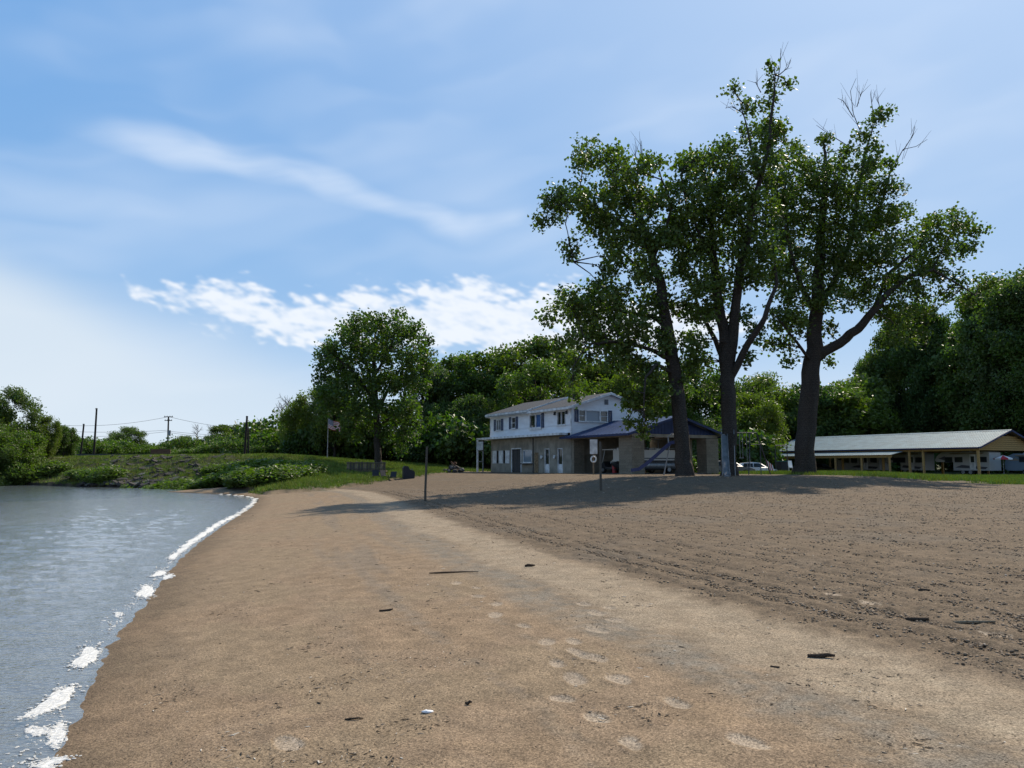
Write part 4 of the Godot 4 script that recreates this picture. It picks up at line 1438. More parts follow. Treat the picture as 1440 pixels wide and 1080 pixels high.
func make_house() -> void:
	rng.seed = 801
	var turn := atan2(0.488, 0.873)
	var base := Vector3(4.7, 1.37, -61.0)
	var t := thing("lake_house", "two-storey house, white siding over tan block walls, blue shutters, grey shingle roof", "house", base, turn)
	var zl := -13.7
	var xr := 7.45
	# ground floor
	var g := MB.new()
	var holes := [[-9.6, -8.0, -0.3, 2.05], [-7.6, -6.1, 0.85, 1.95], [-3.96, -3.3, -0.3, 1.98], [-1.95, -1.33, -0.3, 1.98], [-13.36, -10.05, 0.82, 1.96]]
	for r in wall_runs(zl, -0.02, -0.3, 3.0, holes):
		g.span(Vector3(0, r[2], r[0]), Vector3(0.2, r[3], r[1]))
	g.span(Vector3(0.2, -0.3, zl), Vector3(xr, 3.0, zl + 0.2))
	g.span(Vector3(0.2, -0.3, -0.22), Vector3(xr, 3.0, -0.02))
	g.span(Vector3(xr - 0.2, -0.3, zl + 0.2), Vector3(xr, 3.0, -0.22))
	part(g, "ground_floor_wall", M.tan_wall, t)
	var fl := MB.new()
	fl.span(Vector3(0.2, -0.1, zl + 0.2), Vector3(xr - 0.2, 0.02, -0.22))
	fl.span(Vector3(0.2, 2.8, zl + 0.2), Vector3(xr - 0.2, 2.98, -0.22))
	part(fl, "floor", M.concrete, t)
	# counter hatch: white shutter boards over a dark opening
	for z in [[-13.34, -12.56], [-12.1, -11.3], [-10.85, -10.07]]:
		var s := MB.new()
		s.span(Vector3(-0.04, 0.80, z[0]), Vector3(0.03, 1.98, z[1]))
		part(s, "hatch_board", M.trim, t)
	# wide doorway with a grey door half open and a white frame
	var df := MB.new()
	df.span(Vector3(-0.05, 2.05, -9.7), Vector3(0.1, 2.15, -7.9))
	df.span(Vector3(-0.05, 0.0, -8.0), Vector3(0.1, 2.05, -7.9))
	df.span(Vector3(-0.05, 0.0, -9.7), Vector3(0.1, 2.05, -9.6))
	var dfp := part(df, "door_frame", M.trim, t)
	var dl := MB.new()
	dl.box(Vector3(0.10, 1.0, -8.4), Vector3(0.045, 2.0, 0.78))
	dl.box(Vector3(0.10, 1.0, -9.2), Vector3(0.045, 2.0, 0.76))
	var dd := part(dl, "door", M.dark_steel, t)
	var dk := MB.new()
	dk.ball(Vector3(0.05, 0.95, -8.12), Vector3(0.04, 0.04, 0.04))
	part(dk, "handle", M.steel, dd)
	# serving window: white frame, dark screen, counter
	window_part(t, Vector3(0, 0.85, -7.6), Vector3(0, 0, 1), Vector3(-1, 0, 0), 1.5, 1.1, 1, 0, M.grey_glass, 0, "serving_window")
	var ct := MB.new()
	ct.span(Vector3(-0.35, 0.72, -7.75), Vector3(0.02, 0.80, -6.0))
	part(ct, "counter", M.old_wood, t)
	for z in [-3.96, -1.95]:
		var d := MB.new()
		var w := 0.64
		d.span(Vector3(0.05, 0.0, z + 0.02), Vector3(0.09, 0.72, z + w - 0.02))
		var fr := MB.new()
		fr.span(Vector3(-0.02, 0.0, z - 0.05), Vector3(0.1, 2.0, z + 0.02))
		fr.span(Vector3(-0.02, 0.0, z + w - 0.02), Vector3(0.1, 2.0, z + w + 0.04))
		fr.span(Vector3(-0.02, 1.94, z + 0.02), Vector3(0.1, 2.0, z + w - 0.02))
		part(fr, "door_frame", M.trim, t)
		var o := part(d, "door", M.trim, t)
		var gp := MB.new()
		gp.span(Vector3(0.06, 0.74, z + 0.02), Vector3(0.08, 1.93, z + w - 0.02))
		part(gp, "pane", M.dark_glass, o)
		var lamp := MB.new()
		lamp.tube([Vector3(-0.02, 1.32, z - 0.45), Vector3(-0.14, 1.32, z - 0.45)], [0.12, 0.15], 10)
		part(lamp, "meter", M.trim, t)
	# boarded panel with a batten, drain pipe
	var bp := MB.new()
	bp.span(Vector3(-0.03, 0.02, -5.7), Vector3(0.0, 1.7, -5.05))
	part(bp, "board_panel", M.plywood, t)
	var pipe := MB.new()
	pipe.bar(Vector3(-0.06, 0.0, -5.85), Vector3(-0.06, 2.95, -5.85), 0.04, 8)
	part(pipe, "drain_pipe", M.dark_steel, t)
	# canopy along the front, on posts past the far end
	var cp := MB.new()
	cp.span(Vector3(-0.9, 3.02, -15.0), Vector3(-0.025, 3.2, -0.45))
	cp.span(Vector3(-0.9, 3.02, -15.0), Vector3(3.0, 3.2, zl - 0.17))
	part(cp, "canopy", M.trim, t)
	for q in [[-0.82, -14.9], [2.9, -14.9]]:
		var po := MB.new()
		po.span(Vector3(q[0] - 0.07, -0.2, q[1] - 0.07), Vector3(q[0] + 0.07, 3.02, q[1] + 0.07))
		part(po, "porch_post", M.trim, t)
	var lp := MB.new()
	lp.span(Vector3(-0.78, 1.95, -14.82), Vector3(-0.72, 2.9, -13.75))
	part(lp, "porch_panel", M.old_wood, t)
	for i in 6:
		var sl := MB.new()
		sl.span(Vector3(-0.84, 2.05, -14.75 + i * 0.17), Vector3(-0.79, 2.85, -14.65 + i * 0.17))
		part(sl, "slat", M.trim, t)
	var rail := MB.new()
	rail.span(Vector3(-0.8, 0.95, -14.82), Vector3(-0.74, 1.02, -13.75))
	rail.span(Vector3(-0.8, 0.0, -13.95), Vector3(-0.7, 1.95, -13.85))
	part(rail, "porch_rail", M.steel, t)
	# upper storey in lapped white boards
	var sd := MB.new()
	var wins := [[0.87, 2.34, 3.85, 4.85], [3.8, 5.08, 3.9, 4.92], [7.33, 9.48, 3.8, 4.95], [11.62, 13.01, 3.86, 4.98]]
	sided_wall(sd, Vector3(0, 0, 1), Vector3(-1, 0, 0), Vector3(-0.02, 0, zl), 13.7, 3.2, 5.2, [[1.12, 2.09, 3.85, 4.85], [4.05, 4.83, 3.9, 4.92], [7.33, 9.28, 3.8, 4.95], [11.7, 12.95, 3.86, 4.98]])
	sided_wall(sd, Vector3(1, 0, 0), Vector3(0, 0, 1), Vector3(0, 0, 0), xr, 3.0, 6.35, [[0.69, 3.56, 4.1, 5.04]], 0.14, [xr * 0.5, 5.2, 6.4])
	sided_wall(sd, Vector3(-1, 0, 0), Vector3(0, 0, -1), Vector3(xr, 0, zl), xr, 3.0, 6.35, [], 0.14, [xr * 0.5, 5.2, 6.4])
	sided_wall(sd, Vector3(0, 0, -1), Vector3(1, 0, 0), Vector3(xr, 0, 0), 13.7, 3.0, 5.2, [])
	part(sd, "siding", M.siding, t)
	var cb := MB.new()
	for p in [Vector3(-0.02, 4.1, 0.0), Vector3(xr, 4.1, 0.0), Vector3(-0.02, 4.2, zl)]:
		cb.box(p, Vector3(0.11, 2.2 if p.z == 0.0 else 2.0, 0.11))
	part(cb, "corner_board", M.trim, t)
	window_part(t, Vector3(-0.03, 3.85, zl + 1.12), Vector3(0, 0, 1), Vector3(-1, 0, 0), 0.97, 1.0, 2, 0, M.glass, 3)
	window_part(t, Vector3(-0.03, 3.9, zl + 4.05), Vector3(0, 0, 1), Vector3(-1, 0, 0), 0.78, 1.02, 1, 1, M.glass, 3)
	window_part(t, Vector3(-0.06, 3.8, zl + 7.33), Vector3(0, 0, 1), Vector3(-1, 0, 0), 1.0, 1.15, 1, 0, M.glass, 0, "bay_window")
	window_part(t, Vector3(-0.06, 3.8, zl + 8.33), Vector3(0, 0, 1), Vector3(-1, 0, 0), 0.95, 1.15, 1, 0, M.panel_blue, 2, "bay_window")
	window_part(t, Vector3(-0.03, 3.86, zl + 11.7), Vector3(0, 0, 1), Vector3(-1, 0, 0), 1.25, 1.12, 2, 0, M.glass, 0)
	var bay := MB.new()
	bay.span(Vector3(-0.16, 3.64, zl + 7.3), Vector3(-0.04, 3.76, zl + 9.3))
	part(bay, "bay_sill", M.trim, t)
	for z in [zl + 11.45, zl + 13.2]:
		var lm := MB.new()
		lm.tube([Vector3(-0.06, 4.95, z), Vector3(-0.14, 4.9, z), Vector3(-0.15, 4.7, z)], [0.06, 0.09, 0.10], 8)
		part(lm, "wall_lamp", M.dark_steel, t)
	window_part(t, Vector3(0.69, 4.1, 0.01), Vector3(1, 0, 0), Vector3(0, 0, 1), 0.68, 0.94, 1, 1, M.glass, 1, "end_window")
	window_part(t, Vector3(1.37, 4.1, 0.01), Vector3(1, 0, 0), Vector3(0, 0, 1), 1.42, 0.94, 1, 0, M.grey_glass, 0, "end_window")
	window_part(t, Vector3(2.79, 4.1, 0.01), Vector3(1, 0, 0), Vector3(0, 0, 1), 0.77, 0.94, 1, 1, M.glass, 2, "end_window")
	var vent := MB.new()
	for i in 6:
		vent.box(Vector3(3.42, 5.58 + i * 0.07, 0.05), Vector3(0.36, 0.055, 0.03), Basis(Vector3.RIGHT, 0.5))
	part(vent, "gable_vent", M.steel, t)
	# roof: the far half sits a little higher, its end finished with a white rake board
	var inner := MB.new()
	inner.span(Vector3(0.15, 3.1, zl + 0.15), Vector3(xr - 0.15, 3.15, -0.15))
	inner.span(Vector3(3.0, 3.15, zl + 0.2), Vector3(3.08, 5.2, -0.2))
	part(inner, "inner_wall", M.plywood, t)
	var rf := MB.new()
	for half in 2:
		var z0 := zl - 0.3 if half == 0 else -6.2
		var z1 := -6.2 if half == 0 else 0.3
		var lift := 0.14 if half == 0 else 0.0
		var ridge := Vector2(xr * 0.5, 6.42 + lift)
		for side in [-1, 1]:
			var e := Vector2(-0.45 if side < 0 else xr + 0.45, 5.13 + lift)
			var up := Vector2(0, 0.13)
			var poly := [e, ridge, ridge + up, e + up] if side < 0 else [ridge, e, e + up, ridge + up]
			rf.prism(poly, z0, z1 - (0.002 if half == 0 else 0.0))
	var roof := part(rf, "roof", M.shingle, t)
	var rk := MB.new()
	for zz in [[-6.2, 0.14], [0.3, 0.0]]:
		for side in [-1, 1]:
			var e := Vector2(-0.47 if side < 0 else xr + 0.47, 5.05 + zz[1])
			var rg := Vector2(xr * 0.5, 6.36 + zz[1])
			var up := Vector2(0, 0.20)
			var poly := [e, rg, rg + up, e + up] if side < 0 else [rg, e, e + up, rg + up]
			rk.prism(poly, zz[0], zz[0] + 0.04)
	rk.span(Vector3(-0.50, 5.04, -6.15), Vector3(-0.455, 5.24, 0.3))
	rk.span(Vector3(-0.50, 5.18, zl - 0.3), Vector3(-0.455, 5.38, -6.21))
	part(rk, "rake_board", M.trim, roof)
	var so := MB.new()
	so.span(Vector3(-0.45, 5.1, zl - 0.3), Vector3(0.12, 5.13, 0.28))
	part(so, "soffit", M.trim, roof)
	make_carport(base, turn)

func make_carport(base: Vector3, turn: float) -> void:
	var t := thing("carport", "open carport with tan block piers and a blue metal gable roof joined to the house", "carport", base, turn)
	var zr := 7.65
	var xr := 8.2
	block_pier(t, 0.0, 1.0, 0.03, 0.35, 2.62, "pier")
	block_pier(t, 0.0, 1.12, 6.15, zr, 2.62, "pier")
	block_pier(t, 7.0, xr, 6.6, zr, 2.62, "pier")
	var bw := MB.new()  # wall added and lengthened to block daylight, so the carport stays dark
	bw.span(Vector3(7.9, -0.3, 0.0), Vector3(8.1, 2.62, 4.9))
	part(bw, "added_back_wall", M.tan_wall, t)
	var hd := MB.new()
	hd.span(Vector3(0.05, 2.64, 0.0), Vector3(0.25, 2.86, zr - 0.06))
	hd.span(Vector3(0.25, 2.64, zr - 0.26), Vector3(xr - 0.02, 2.86, zr - 0.06))
	hd.span(Vector3(xr - 0.22, 2.64, 0.0), Vector3(xr - 0.02, 2.86, zr - 0.26))
	part(hd, "header_beam", M.tan_wall, t)
	var fl := MB.new()
	fl.span(Vector3(0.1, -0.12, 0.0), Vector3(xr - 0.1, 0.02, zr - 0.1))
	part(fl, "floor_slab", M.concrete, t)
	var ridge := Vector2(4.1, 4.16)
	var rf := MB.new()
	for side in [-1, 1]:
		var e := Vector2(-0.6 if side < 0 else xr + 0.6, 2.78)
		var up := Vector2(0, 0.07)
		var poly := [e, ridge, ridge + up, e + up] if side < 0 else [ridge, e, e + up, ridge + up]
		rf.prism(poly, 0.06, zr + 0.45)
		# standing ribs
		var slope := Vector3(ridge.x - e.x, ridge.y - e.y, 0)
		for i in 18:
			var z := 0.2 + i * 0.455
			rf.beam(Vector3(e.x, e.y + 0.08, z), Vector3(e.x, e.y + 0.08, z) + slope, 0.03, 0.03)
	# the eave runs on in front of the house corner
	rf.prism([Vector2(-0.6, 2.78), Vector2(-0.03, 2.955), Vector2(-0.03, 2.99), Vector2(-0.6, 2.85)], -0.75, 0.05)
	var roof := part(rf, "roof", M.blue_metal, t)
	var tr := MB.new()
	tr.span(Vector3(-0.66, 2.70, -0.75), Vector3(-0.605, 2.86, zr + 0.45))
	tr.span(Vector3(xr + 0.605, 2.70, 0.06), Vector3(xr + 0.66, 2.86, zr + 0.45))
	for side in [-1, 1]:
		var e := Vector2(-0.6 if side < 0 else xr + 0.6, 2.70)
		var rg := Vector2(4.1, 4.08)
		var up := Vector2(0, 0.17)
		var poly := [e, rg, rg + up, e + up] if side < 0 else [rg, e, e + up, rg + up]
		tr.prism(poly, zr + 0.452, zr + 0.49)
	part(tr, "fascia", M.blue_paint, roof)
	var gb := MB.new()
	gb.prism([Vector2(-0.1, 2.87), Vector2(xr + 0.1, 2.87), Vector2(4.1, 4.1)], zr - 0.05, zr - 0.02)
	var gable := part(gb, "gable", M.blue_paint, t)
	var ribs := MB.new()
	for i in 26:
		var x := 0.25 + i * 0.31
		var y := 2.9 + (1.2 * (1.0 - absf(x - 4.1) / 4.2))
		if y > 2.95:
			ribs.span(Vector3(x, 2.88, zr - 0.02), Vector3(x + 0.04, y - 0.06, zr))
	part(ribs, "batten", M.blue_paint, gable)
	var rafters := MB.new()
	for i in 6:
		var z := 0.6 + i * 1.25
		rafters.beam(Vector3(0.3, 2.92, z), Vector3(4.0, 4.03, z), 0.05, 0.14)
		rafters.beam(Vector3(xr - 0.3, 2.92, z), Vector3(4.2, 4.03, z), 0.05, 0.14)
	part(rafters, "rafter", M.dark_wood, t)
	# ---- what stands in it
	var at_floor := func(x: float, z: float) -> Vector3: return base + Basis(Vector3.UP, turn) * Vector3(x, 0.03, z)
	make_pontoon(at_floor.call(3.9, 4.9), turn)
	make_cart(at_floor.call(2.6, 2.2), turn + PI * 0.5)
	var can := thing("fuel_drum", "small red fuel drum inside the carport behind the life ring", "drum", at_floor.call(1.4, 3.7), turn)
	var k := MB.new()
	k.tube([Vector3(0, 0.0, 0), Vector3(0, 0.05, 0), Vector3(0, 0.72, 0), Vector3(0, 0.76, 0)], [0.14, 0.16, 0.16, 0.14], 14)
	part(k, "barrel", M.red_plastic, can)
	k = MB.new()
	k.tube([Vector3(-0.1, 0.75, 0), Vector3(-0.08, 0.86, 0), Vector3(0.08, 0.86, 0), Vector3(0.1, 0.75, 0)], [0.015, 0.015, 0.015, 0.015], 6)
	part(k, "handle", M.dark_steel, can)

func make_pontoon(p: Vector3, turn: float) -> void:
	var t := thing("pontoon_boat", "white pontoon boat with dark stripes on a trailer under the blue gable", "boat", p, turn)
	for z in [-0.85, 0.85]:
		var h := MB.new()
		h.tube([Vector3(-3.1, 0.78, z), Vector3(-2.6, 0.62, z), Vector3(-2.2, 0.58, z), Vector3(2.6, 0.58, z), Vector3(2.75, 0.58, z)], [0.05, 0.24, 0.3, 0.3, 0.26], 12)
		part(h, "pontoon", M.steel, t)
	var d := MB.new()
	d.span(Vector3(-2.7, 0.9, -1.2), Vector3(2.7, 1.0, 1.2))
	part(d, "deck", M.cream, t)
	var f := MB.new()
	f.span(Vector3(-2.6, 1.0, 1.12), Vector3(2.6, 1.72, 1.18))
	f.span(Vector3(-2.6, 1.0, -1.18), Vector3(2.6, 1.72, -1.12))
	f.span(Vector3(-2.66, 1.0, -1.12), Vector3(-2.6, 1.72, 1.12))
	f.span(Vector3(2.6, 1.0, -1.12), Vector3(2.66, 1.72, 1.12))
	var fence := part(f, "side_panel", M.cream, t)
	var st := MB.new()
	st.span(Vector3(-2.62, 1.06, 1.181), Vector3(2.62, 1.14, 1.19))
	st.span(Vector3(-2.62, 0.88, 1.205), Vector3(2.72, 0.96, 1.22))
	part(st, "stripe", M.rv_dark, fence)
	var rail := MB.new()
	for z in [-1.15, 1.15]:
		rail.bar(Vector3(-2.6, 1.85, z), Vector3(2.6, 1.85, z), 0.025)
		for i in 6:
			rail.bar(Vector3(-2.6 + i * 1.04, 1.72, z), Vector3(-2.6 + i * 1.04, 1.85, z), 0.02)
	part(rail, "rail", M.steel, t)
	for x in [-1.9, 1.5]:
		var s := MB.new()
		s.span(Vector3(x - 0.5, 1.0, -1.0), Vector3(x + 0.5, 1.42, -0.3))
		s.span(Vector3(x - 0.5, 1.42, -1.0), Vector3(x + 0.5, 1.9, -0.82))
		part(s, "seat", M.white_gel, t)
	var c := MB.new()
	c.prism([Vector2(-0.35, 1.0), Vector2(0.35, 1.0), Vector2(0.25, 1.75), Vector2(-0.15, 1.9)], 0.1, 0.9)
	part(c, "console", M.white_gel, t)
	var posts := MB.new()
	for x in [-1.6, 1.7]:
		posts.bar(Vector3(x, 1.7, 1.1), Vector3(x, 2.5, 1.1), 0.03)
		posts.bar(Vector3(x, 1.7, -1.1), Vector3(x, 2.5, -1.1), 0.03)
	posts.bar(Vector3(-1.6, 2.5, 1.1), Vector3(1.7, 2.5, 1.1), 0.03)
	part(posts, "canopy_frame", M.steel, t)
	var tr := MB.new()
	tr.span(Vector3(-2.9, 0.22, 0.6), Vector3(2.6, 0.32, 0.7))
	tr.span(Vector3(-2.9, 0.22, -0.7), Vector3(2.6, 0.32, -0.6))
	for x in [-2.0, 0.0, 2.0]:
		tr.span(Vector3(x - 0.05, 0.2, -0.6), Vector3(x + 0.05, 0.3, 0.6))
	var trl := part(tr, "trailer", M.dark_steel, t)
	for z in [-1.0, 1.0]:
		wheel(trl, Vector3(0.9, 0.28, z), 0.28, 0.18, Vector3(0, 0, 1))

func wheel(parent: Node, p: Vector3, r: float, w: float, axle: Vector3) -> void:
	var tyre := MB.new()
	var a := axle * w * 0.5
	tyre.tube([p - a, p - a * 0.85, p + a * 0.85, p + a], [r * 0.9, r, r, r * 0.9], 18)
	var o := part(tyre, "wheel", M.rubber, parent)
	var rim := MB.new()
	rim.tube([p - a * 1.06, p + a * 1.06], [r * 0.58], 12)
	part(rim, "rim", M.steel, o)

func make_cart(p: Vector3, turn: float) -> void:
	var t := thing("golf_cart", "golf cart with a white roof frame parked in the dark carport", "golf cart", p, turn)
	var b := MB.new()
	b.prism([Vector2(-1.1, 0.3), Vector2(1.1, 0.3), Vector2(1.15, 0.6), Vector2(0.8, 0.9), Vector2(0.5, 0.45), Vector2(-0.2, 0.45), Vector2(-0.3, 0.75), Vector2(-1.1, 0.75)], -0.55, 0.55)
	part(b, "body", M.dark_paint, t)
	var s := MB.new()
	s.span(Vector3(-0.75, 0.76, -0.5), Vector3(-0.1, 0.9, 0.5))
	s.span(Vector3(-0.8, 0.9, -0.5), Vector3(-0.65, 1.3, 0.5))
	part(s, "seat", M.cream, t)
	var r := MB.new()
	r.span(Vector3(-0.95, 1.78, -0.6), Vector3(0.85, 1.84, 0.6))
	part(r, "roof", M.white_gel, t)
	var f := MB.new()
	for z in [-0.52, 0.52]:
		f.bar(Vector3(-0.85, 0.75, z), Vector3(-0.85, 1.8, z), 0.025)
		f.bar(Vector3(0.95, 0.8, z), Vector3(0.6, 1.8, z), 0.025)
	part(f, "roof_frame", M.white_gel, t)
	for x in [-0.75, 0.8]:
		for z in [-0.5, 0.5]:
			wheel(t, Vector3(x, 0.24, z), 0.24, 0.2, Vector3(0, 0, 1))

# ------------------------------------------------------------------ shed and what it shelters

func trailer(label: String, p: Vector3, turn: float, length: float, tall: float, style: int) -> void:
	var t := thing("camper_trailer", label, "camper", p, turn, "campers under the shed")
	var b := MB.new()
	var l := length * 0.5
	var y0 := 0.55
	if style == 0:
		b.prism([Vector2(-l, y0), Vector2(l, y0), Vector2(l, tall - 0.15), Vector2(l - 0.15, tall), Vector2(-l + 0.7, tall), Vector2(-l + 0.2, tall - 0.4), Vector2(-l, tall - 1.2)], -1.2, 1.2)
	elif style == 1:
		b.prism([Vector2(-l + 2.2, y0), Vector2(l, y0), Vector2(l, tall - 0.15), Vector2(l - 0.15, tall), Vector2(-l + 0.9, tall), Vector2(-l + 0.25, tall - 0.5), Vector2(-l, 1.75), Vector2(-l + 0.2, 1.55), Vector2(-l + 2.2, 1.55)], -1.2, 1.2)
	else:
		b.prism([Vector2(-l, 0.7), Vector2(-l + 0.3, y0), Vector2(l - 0.4, y0), Vector2(l, 0.8), Vector2(l, tall * 0.6), Vector2(l - 0.5, tall - 0.15), Vector2(l - 1.0, tall), Vector2(-l + 1.0, tall), Vector2(-l + 0.4, tall - 0.25), Vector2(-l, tall * 0.6)], -1.1, 1.1)
	var body := part(b, "body", M.rv_white if style != 2 else M.grey_glass, t)
	var z := 1.2 if style != 2 else 1.1
	var swoop := MB.new()
	swoop.prism([Vector2(-l + 2.4, 0.9), Vector2(l - 0.5, 0.7), Vector2(l - 0.2, 0.95), Vector2(0, 1.2)], z + 0.004, z + 0.012)
	swoop.prism([Vector2(-l + 0.4, tall - 0.8), Vector2(-l + 1.5, 1.7), Vector2(-l + 2.0, 1.6), Vector2(-l + 1.2, tall - 0.5)], z + 0.004, z + 0.012)
	part(swoop, "stripe", M.rv_dark if style != 2 else M.rv_tan, body)
	for x in [-l + 1.2, -l * 0.25, l * 0.62]:
		if style == 2 and x != -l * 0.25:
			continue
		var w := MB.new()
		w.span(Vector3(x, 1.5, z), Vector3(x + 0.95, 2.15, z + 0.025))
		var o := part(w, "window", M.rv_dark, t)
		var g := MB.new()
		g.span(Vector3(x + 0.06, 1.56, z + 0.025), Vector3(x + 0.89, 2.09, z + 0.03))
		part(g, "pane", M.dark_glass, o)
	var d := MB.new()
	d.span(Vector3(l * 0.3, 0.65, z), Vector3(l * 0.3 + 0.68, 2.45, z + 0.02))
	var door := part(d, "door", M.trim, t)
	var dp := MB.new()
	dp.span(Vector3(l * 0.3 + 0.14, 1.5, z + 0.021), Vector3(l * 0.3 + 0.54, 2.2, z + 0.03))
	part(dp, "pane", M.dark_glass, door)
	for x in [0.1, 0.95]:
		for s in [-1.0, 1.0]:
			wheel(t, Vector3(x, 0.36, s * 1.05), 0.36, 0.22, Vector3(0, 0, 1))
	var aw := MB.new()
	aw.bar(Vector3(-l * 0.4, tall - 0.2, z + 0.08), Vector3(l * 0.8, tall - 0.2, z + 0.08), 0.08, 8)
	part(aw, "awning", M.rv_tan, t)
	var ac := MB.new()
	ac.span(Vector3(-0.4, tall, -0.35), Vector3(0.5, tall + 0.1, 0.35))
	part(ac, "roof_unit", M.rv_white, t)

func make_shed() -> void:
	rng.seed = 811
	var a := Vector3(37.6, 0, -111.6)
	var b := Vector3(52.5, 0, -85.9)
	var ax := (b - a).normalized()
	var inn := Vector3(ax.z, 0, -ax.x)  # away from the beach
	if inn.z > 0:
		inn = -inn
	var L := (b - a).length() - 0.65
	var gy := 0.86
	var turn := atan2(-ax.z, ax.x)
	# local x along the eave from the far end to the near end, local -z away from the beach
	var t := thing("storage_shed", "long open storage shed on lumber posts with a pale ribbed metal roof", "shed", Vector3(a.x, gy, a.z), turn)
	var W := 12.6
	var ey := 3.16
	var ry := 5.2
	# ribbed roof sheets, both slopes
	var rf := MB.new()
	for side in 2:
		var z0 := 0.45 if side == 0 else -W - 0.45
		var zr := -W * 0.5
		var y0 := ey + 0.02
		var x := -0.5
		var n := 0
		while x < L + 0.45:
			var w := 0.305
			var x1 := minf(x + w, L + 0.5)
			# flat and raised rib
			var e0 := Vector3(x, y0, z0); var e1 := Vector3(x1 - 0.07, y0, z0)
			var r0 := Vector3(x, ry, zr); var r1 := Vector3(x1 - 0.07, ry, zr)
			var rib := Vector3(0, 0.045, 0)
			var f0 := Vector3(x1 - 0.05, y0, z0) + rib; var f1 := Vector3(x1 - 0.02, y0, z0) + rib
			var g0 := Vector3(x1 - 0.05, ry, zr) + rib; var g1 := Vector3(x1 - 0.02, ry, zr) + rib
			var h0 := Vector3(x1, y0, z0); var h1 := Vector3(x1, ry, zr)
			if side == 0:
				rf.quad(e0, e1, r1, r0); rf.quad(e1, f0, g0, r1); rf.quad(f0, f1, g1, g0); rf.quad(f1, h0, h1, g1)
			else:
				rf.quad(e1, e0, r0, r1); rf.quad(f0, e1, r1, g0); rf.quad(f1, f0, g0, g1); rf.quad(h0, f1, g1, h1)
			x = x1
			n += 1
	var roof := part(rf, "roof", M.tin_roof, t)
	var cap := MB.new()
	cap.prism([Vector2(-0.22, -0.09), Vector2(0, 0.0), Vector2(0.22, -0.09), Vector2(0, 0.035)], -0.52, L + 0.52, Transform3D(Basis(Vector3(0, 0, 1), Vector3(0, 1, 0), Vector3(1, 0, 0)), Vector3(0, ry + 0.06, -W * 0.5)))
	part(cap, "ridge_cap", M.tin_roof, roof)
	var under := MB.new()
	for side in 2:
		var z0 := 0.42 if side == 0 else -W - 0.42
		under.quad(Vector3(-0.45, ey - 0.02, z0), Vector3(-0.45, ry - 0.05, -W * 0.5), Vector3(L + 0.45, ry - 0.05, -W * 0.5), Vector3(L + 0.45, ey - 0.02, z0))
	part(under, "roof_deck", M.plywood, roof)
	var barge := MB.new()
	for x in [-0.53, L + 0.5]:
		barge.beam(Vector3(x, ey - 0.05, 0.47), Vector3(x, ry - 0.02, -W * 0.5), 0.04, 0.2)
		barge.beam(Vector3(x, ey - 0.05, -W - 0.47), Vector3(x, ry - 0.02, -W * 0.5), 0.04, 0.2)
	barge.span(Vector3(-0.5, ey - 0.13, 0.46), Vector3(L + 0.5, ey - 0.01, 0.49))
	part(barge, "barge_board", M.blue_paint, roof)
	# open gable framing with boards
	for i in 7:
		var y := ey - 0.3 + i * 0.24
		var q := clampf((y - ey + 0.1) / (ry - ey), 0.0, 0.98)
		var half := W * 0.5 * (1.0 - q) - 0.1
		if half < 0.3:
			continue
		for x in [L - 0.12]:
			var bd := MB.new()
			bd.span(Vector3(x - 0.02, y, -W * 0.5 - half), Vector3(x + 0.02, y + 0.21, -W * 0.5 + half))
			part(bd, "gable_board", M.lumber, t)
	# trusses
	for k in 8:
		var x := 0.3 + k * (L - 0.9) / 7.0
		var tb := MB.new()
		tb.beam(Vector3(x, ey - 0.15, 0.1), Vector3(x, ey - 0.15, -W - 0.1), 0.06, 0.16)
		tb.beam(Vector3(x, ey - 0.1, 0.1), Vector3(x, ry - 0.16, -W * 0.5), 0.06, 0.14)
		tb.beam(Vector3(x, ey - 0.1, -W - 0.1), Vector3(x, ry - 0.16, -W * 0.5), 0.06, 0.14)
		tb.beam(Vector3(x, ey - 0.1, -W * 0.5), Vector3(x, ry - 0.2, -W * 0.5), 0.05, 0.1)
		part(tb, "truss", M.lumber, t)
	for z in [0.0, -W]:
		var bm := MB.new()
		bm.span(Vector3(-0.2, ey - 0.36, z - 0.08), Vector3(L + 0.2, ey - 0.06, z + 0.08))
		part(bm, "eave_beam", M.lumber, t)
	for px in [0.0, 0.19, 0.4, 0.6, 0.72, 0.78, 1.0]:
		var po := MB.new()
		po.span(Vector3(px * L - 0.11, -0.3, -0.11), Vector3(px * L + 0.11, ey - 0.34, 0.11))
		part(po, "post", M.lumber, t)
	for px in [0.0, 0.2, 0.4, 0.6, 0.8, 1.0]:
		var po := MB.new()
		po.span(Vector3(px * L - 0.11, -0.3, -W - 0.11), Vector3(px * L + 0.11, ey - 0.34, -W + 0.11))
		part(po, "post", M.lumber, t)
	var pe := MB.new()
	pe.span(Vector3(L - 0.11, -0.3, -W + 1.5), Vector3(L + 0.11, ey - 0.2, -W + 1.72))
	part(pe, "post", M.lumber, t)
	# lean-to along the beach side of the far two thirds
	var lt := MB.new()
	var x0 := 0.6
	var x1 := L * 0.70
	var ly0 := 2.42
	var ly1 := 2.86
	var reach := 2.6
	var x := x0
	while x < x1:
		var w := minf(0.305, x1 - x)
		lt.quad(Vector3(x, ly0, reach), Vector3(x + w - 0.06, ly0, reach), Vector3(x + w - 0.06, ly1, 0.12), Vector3(x, ly1, 0.12))
		lt.quad(Vector3(x + w - 0.06, ly0, reach), Vector3(x + w - 0.03, ly0 + 0.04, reach), Vector3(x + w - 0.03, ly1 + 0.04, 0.12), Vector3(x + w - 0.06, ly1, 0.12))
		lt.quad(Vector3(x + w - 0.03, ly0 + 0.04, reach), Vector3(x + w, ly0, reach), Vector3(x + w, ly1, 0.12), Vector3(x + w - 0.03, ly1 + 0.04, 0.12))
		x += 0.305
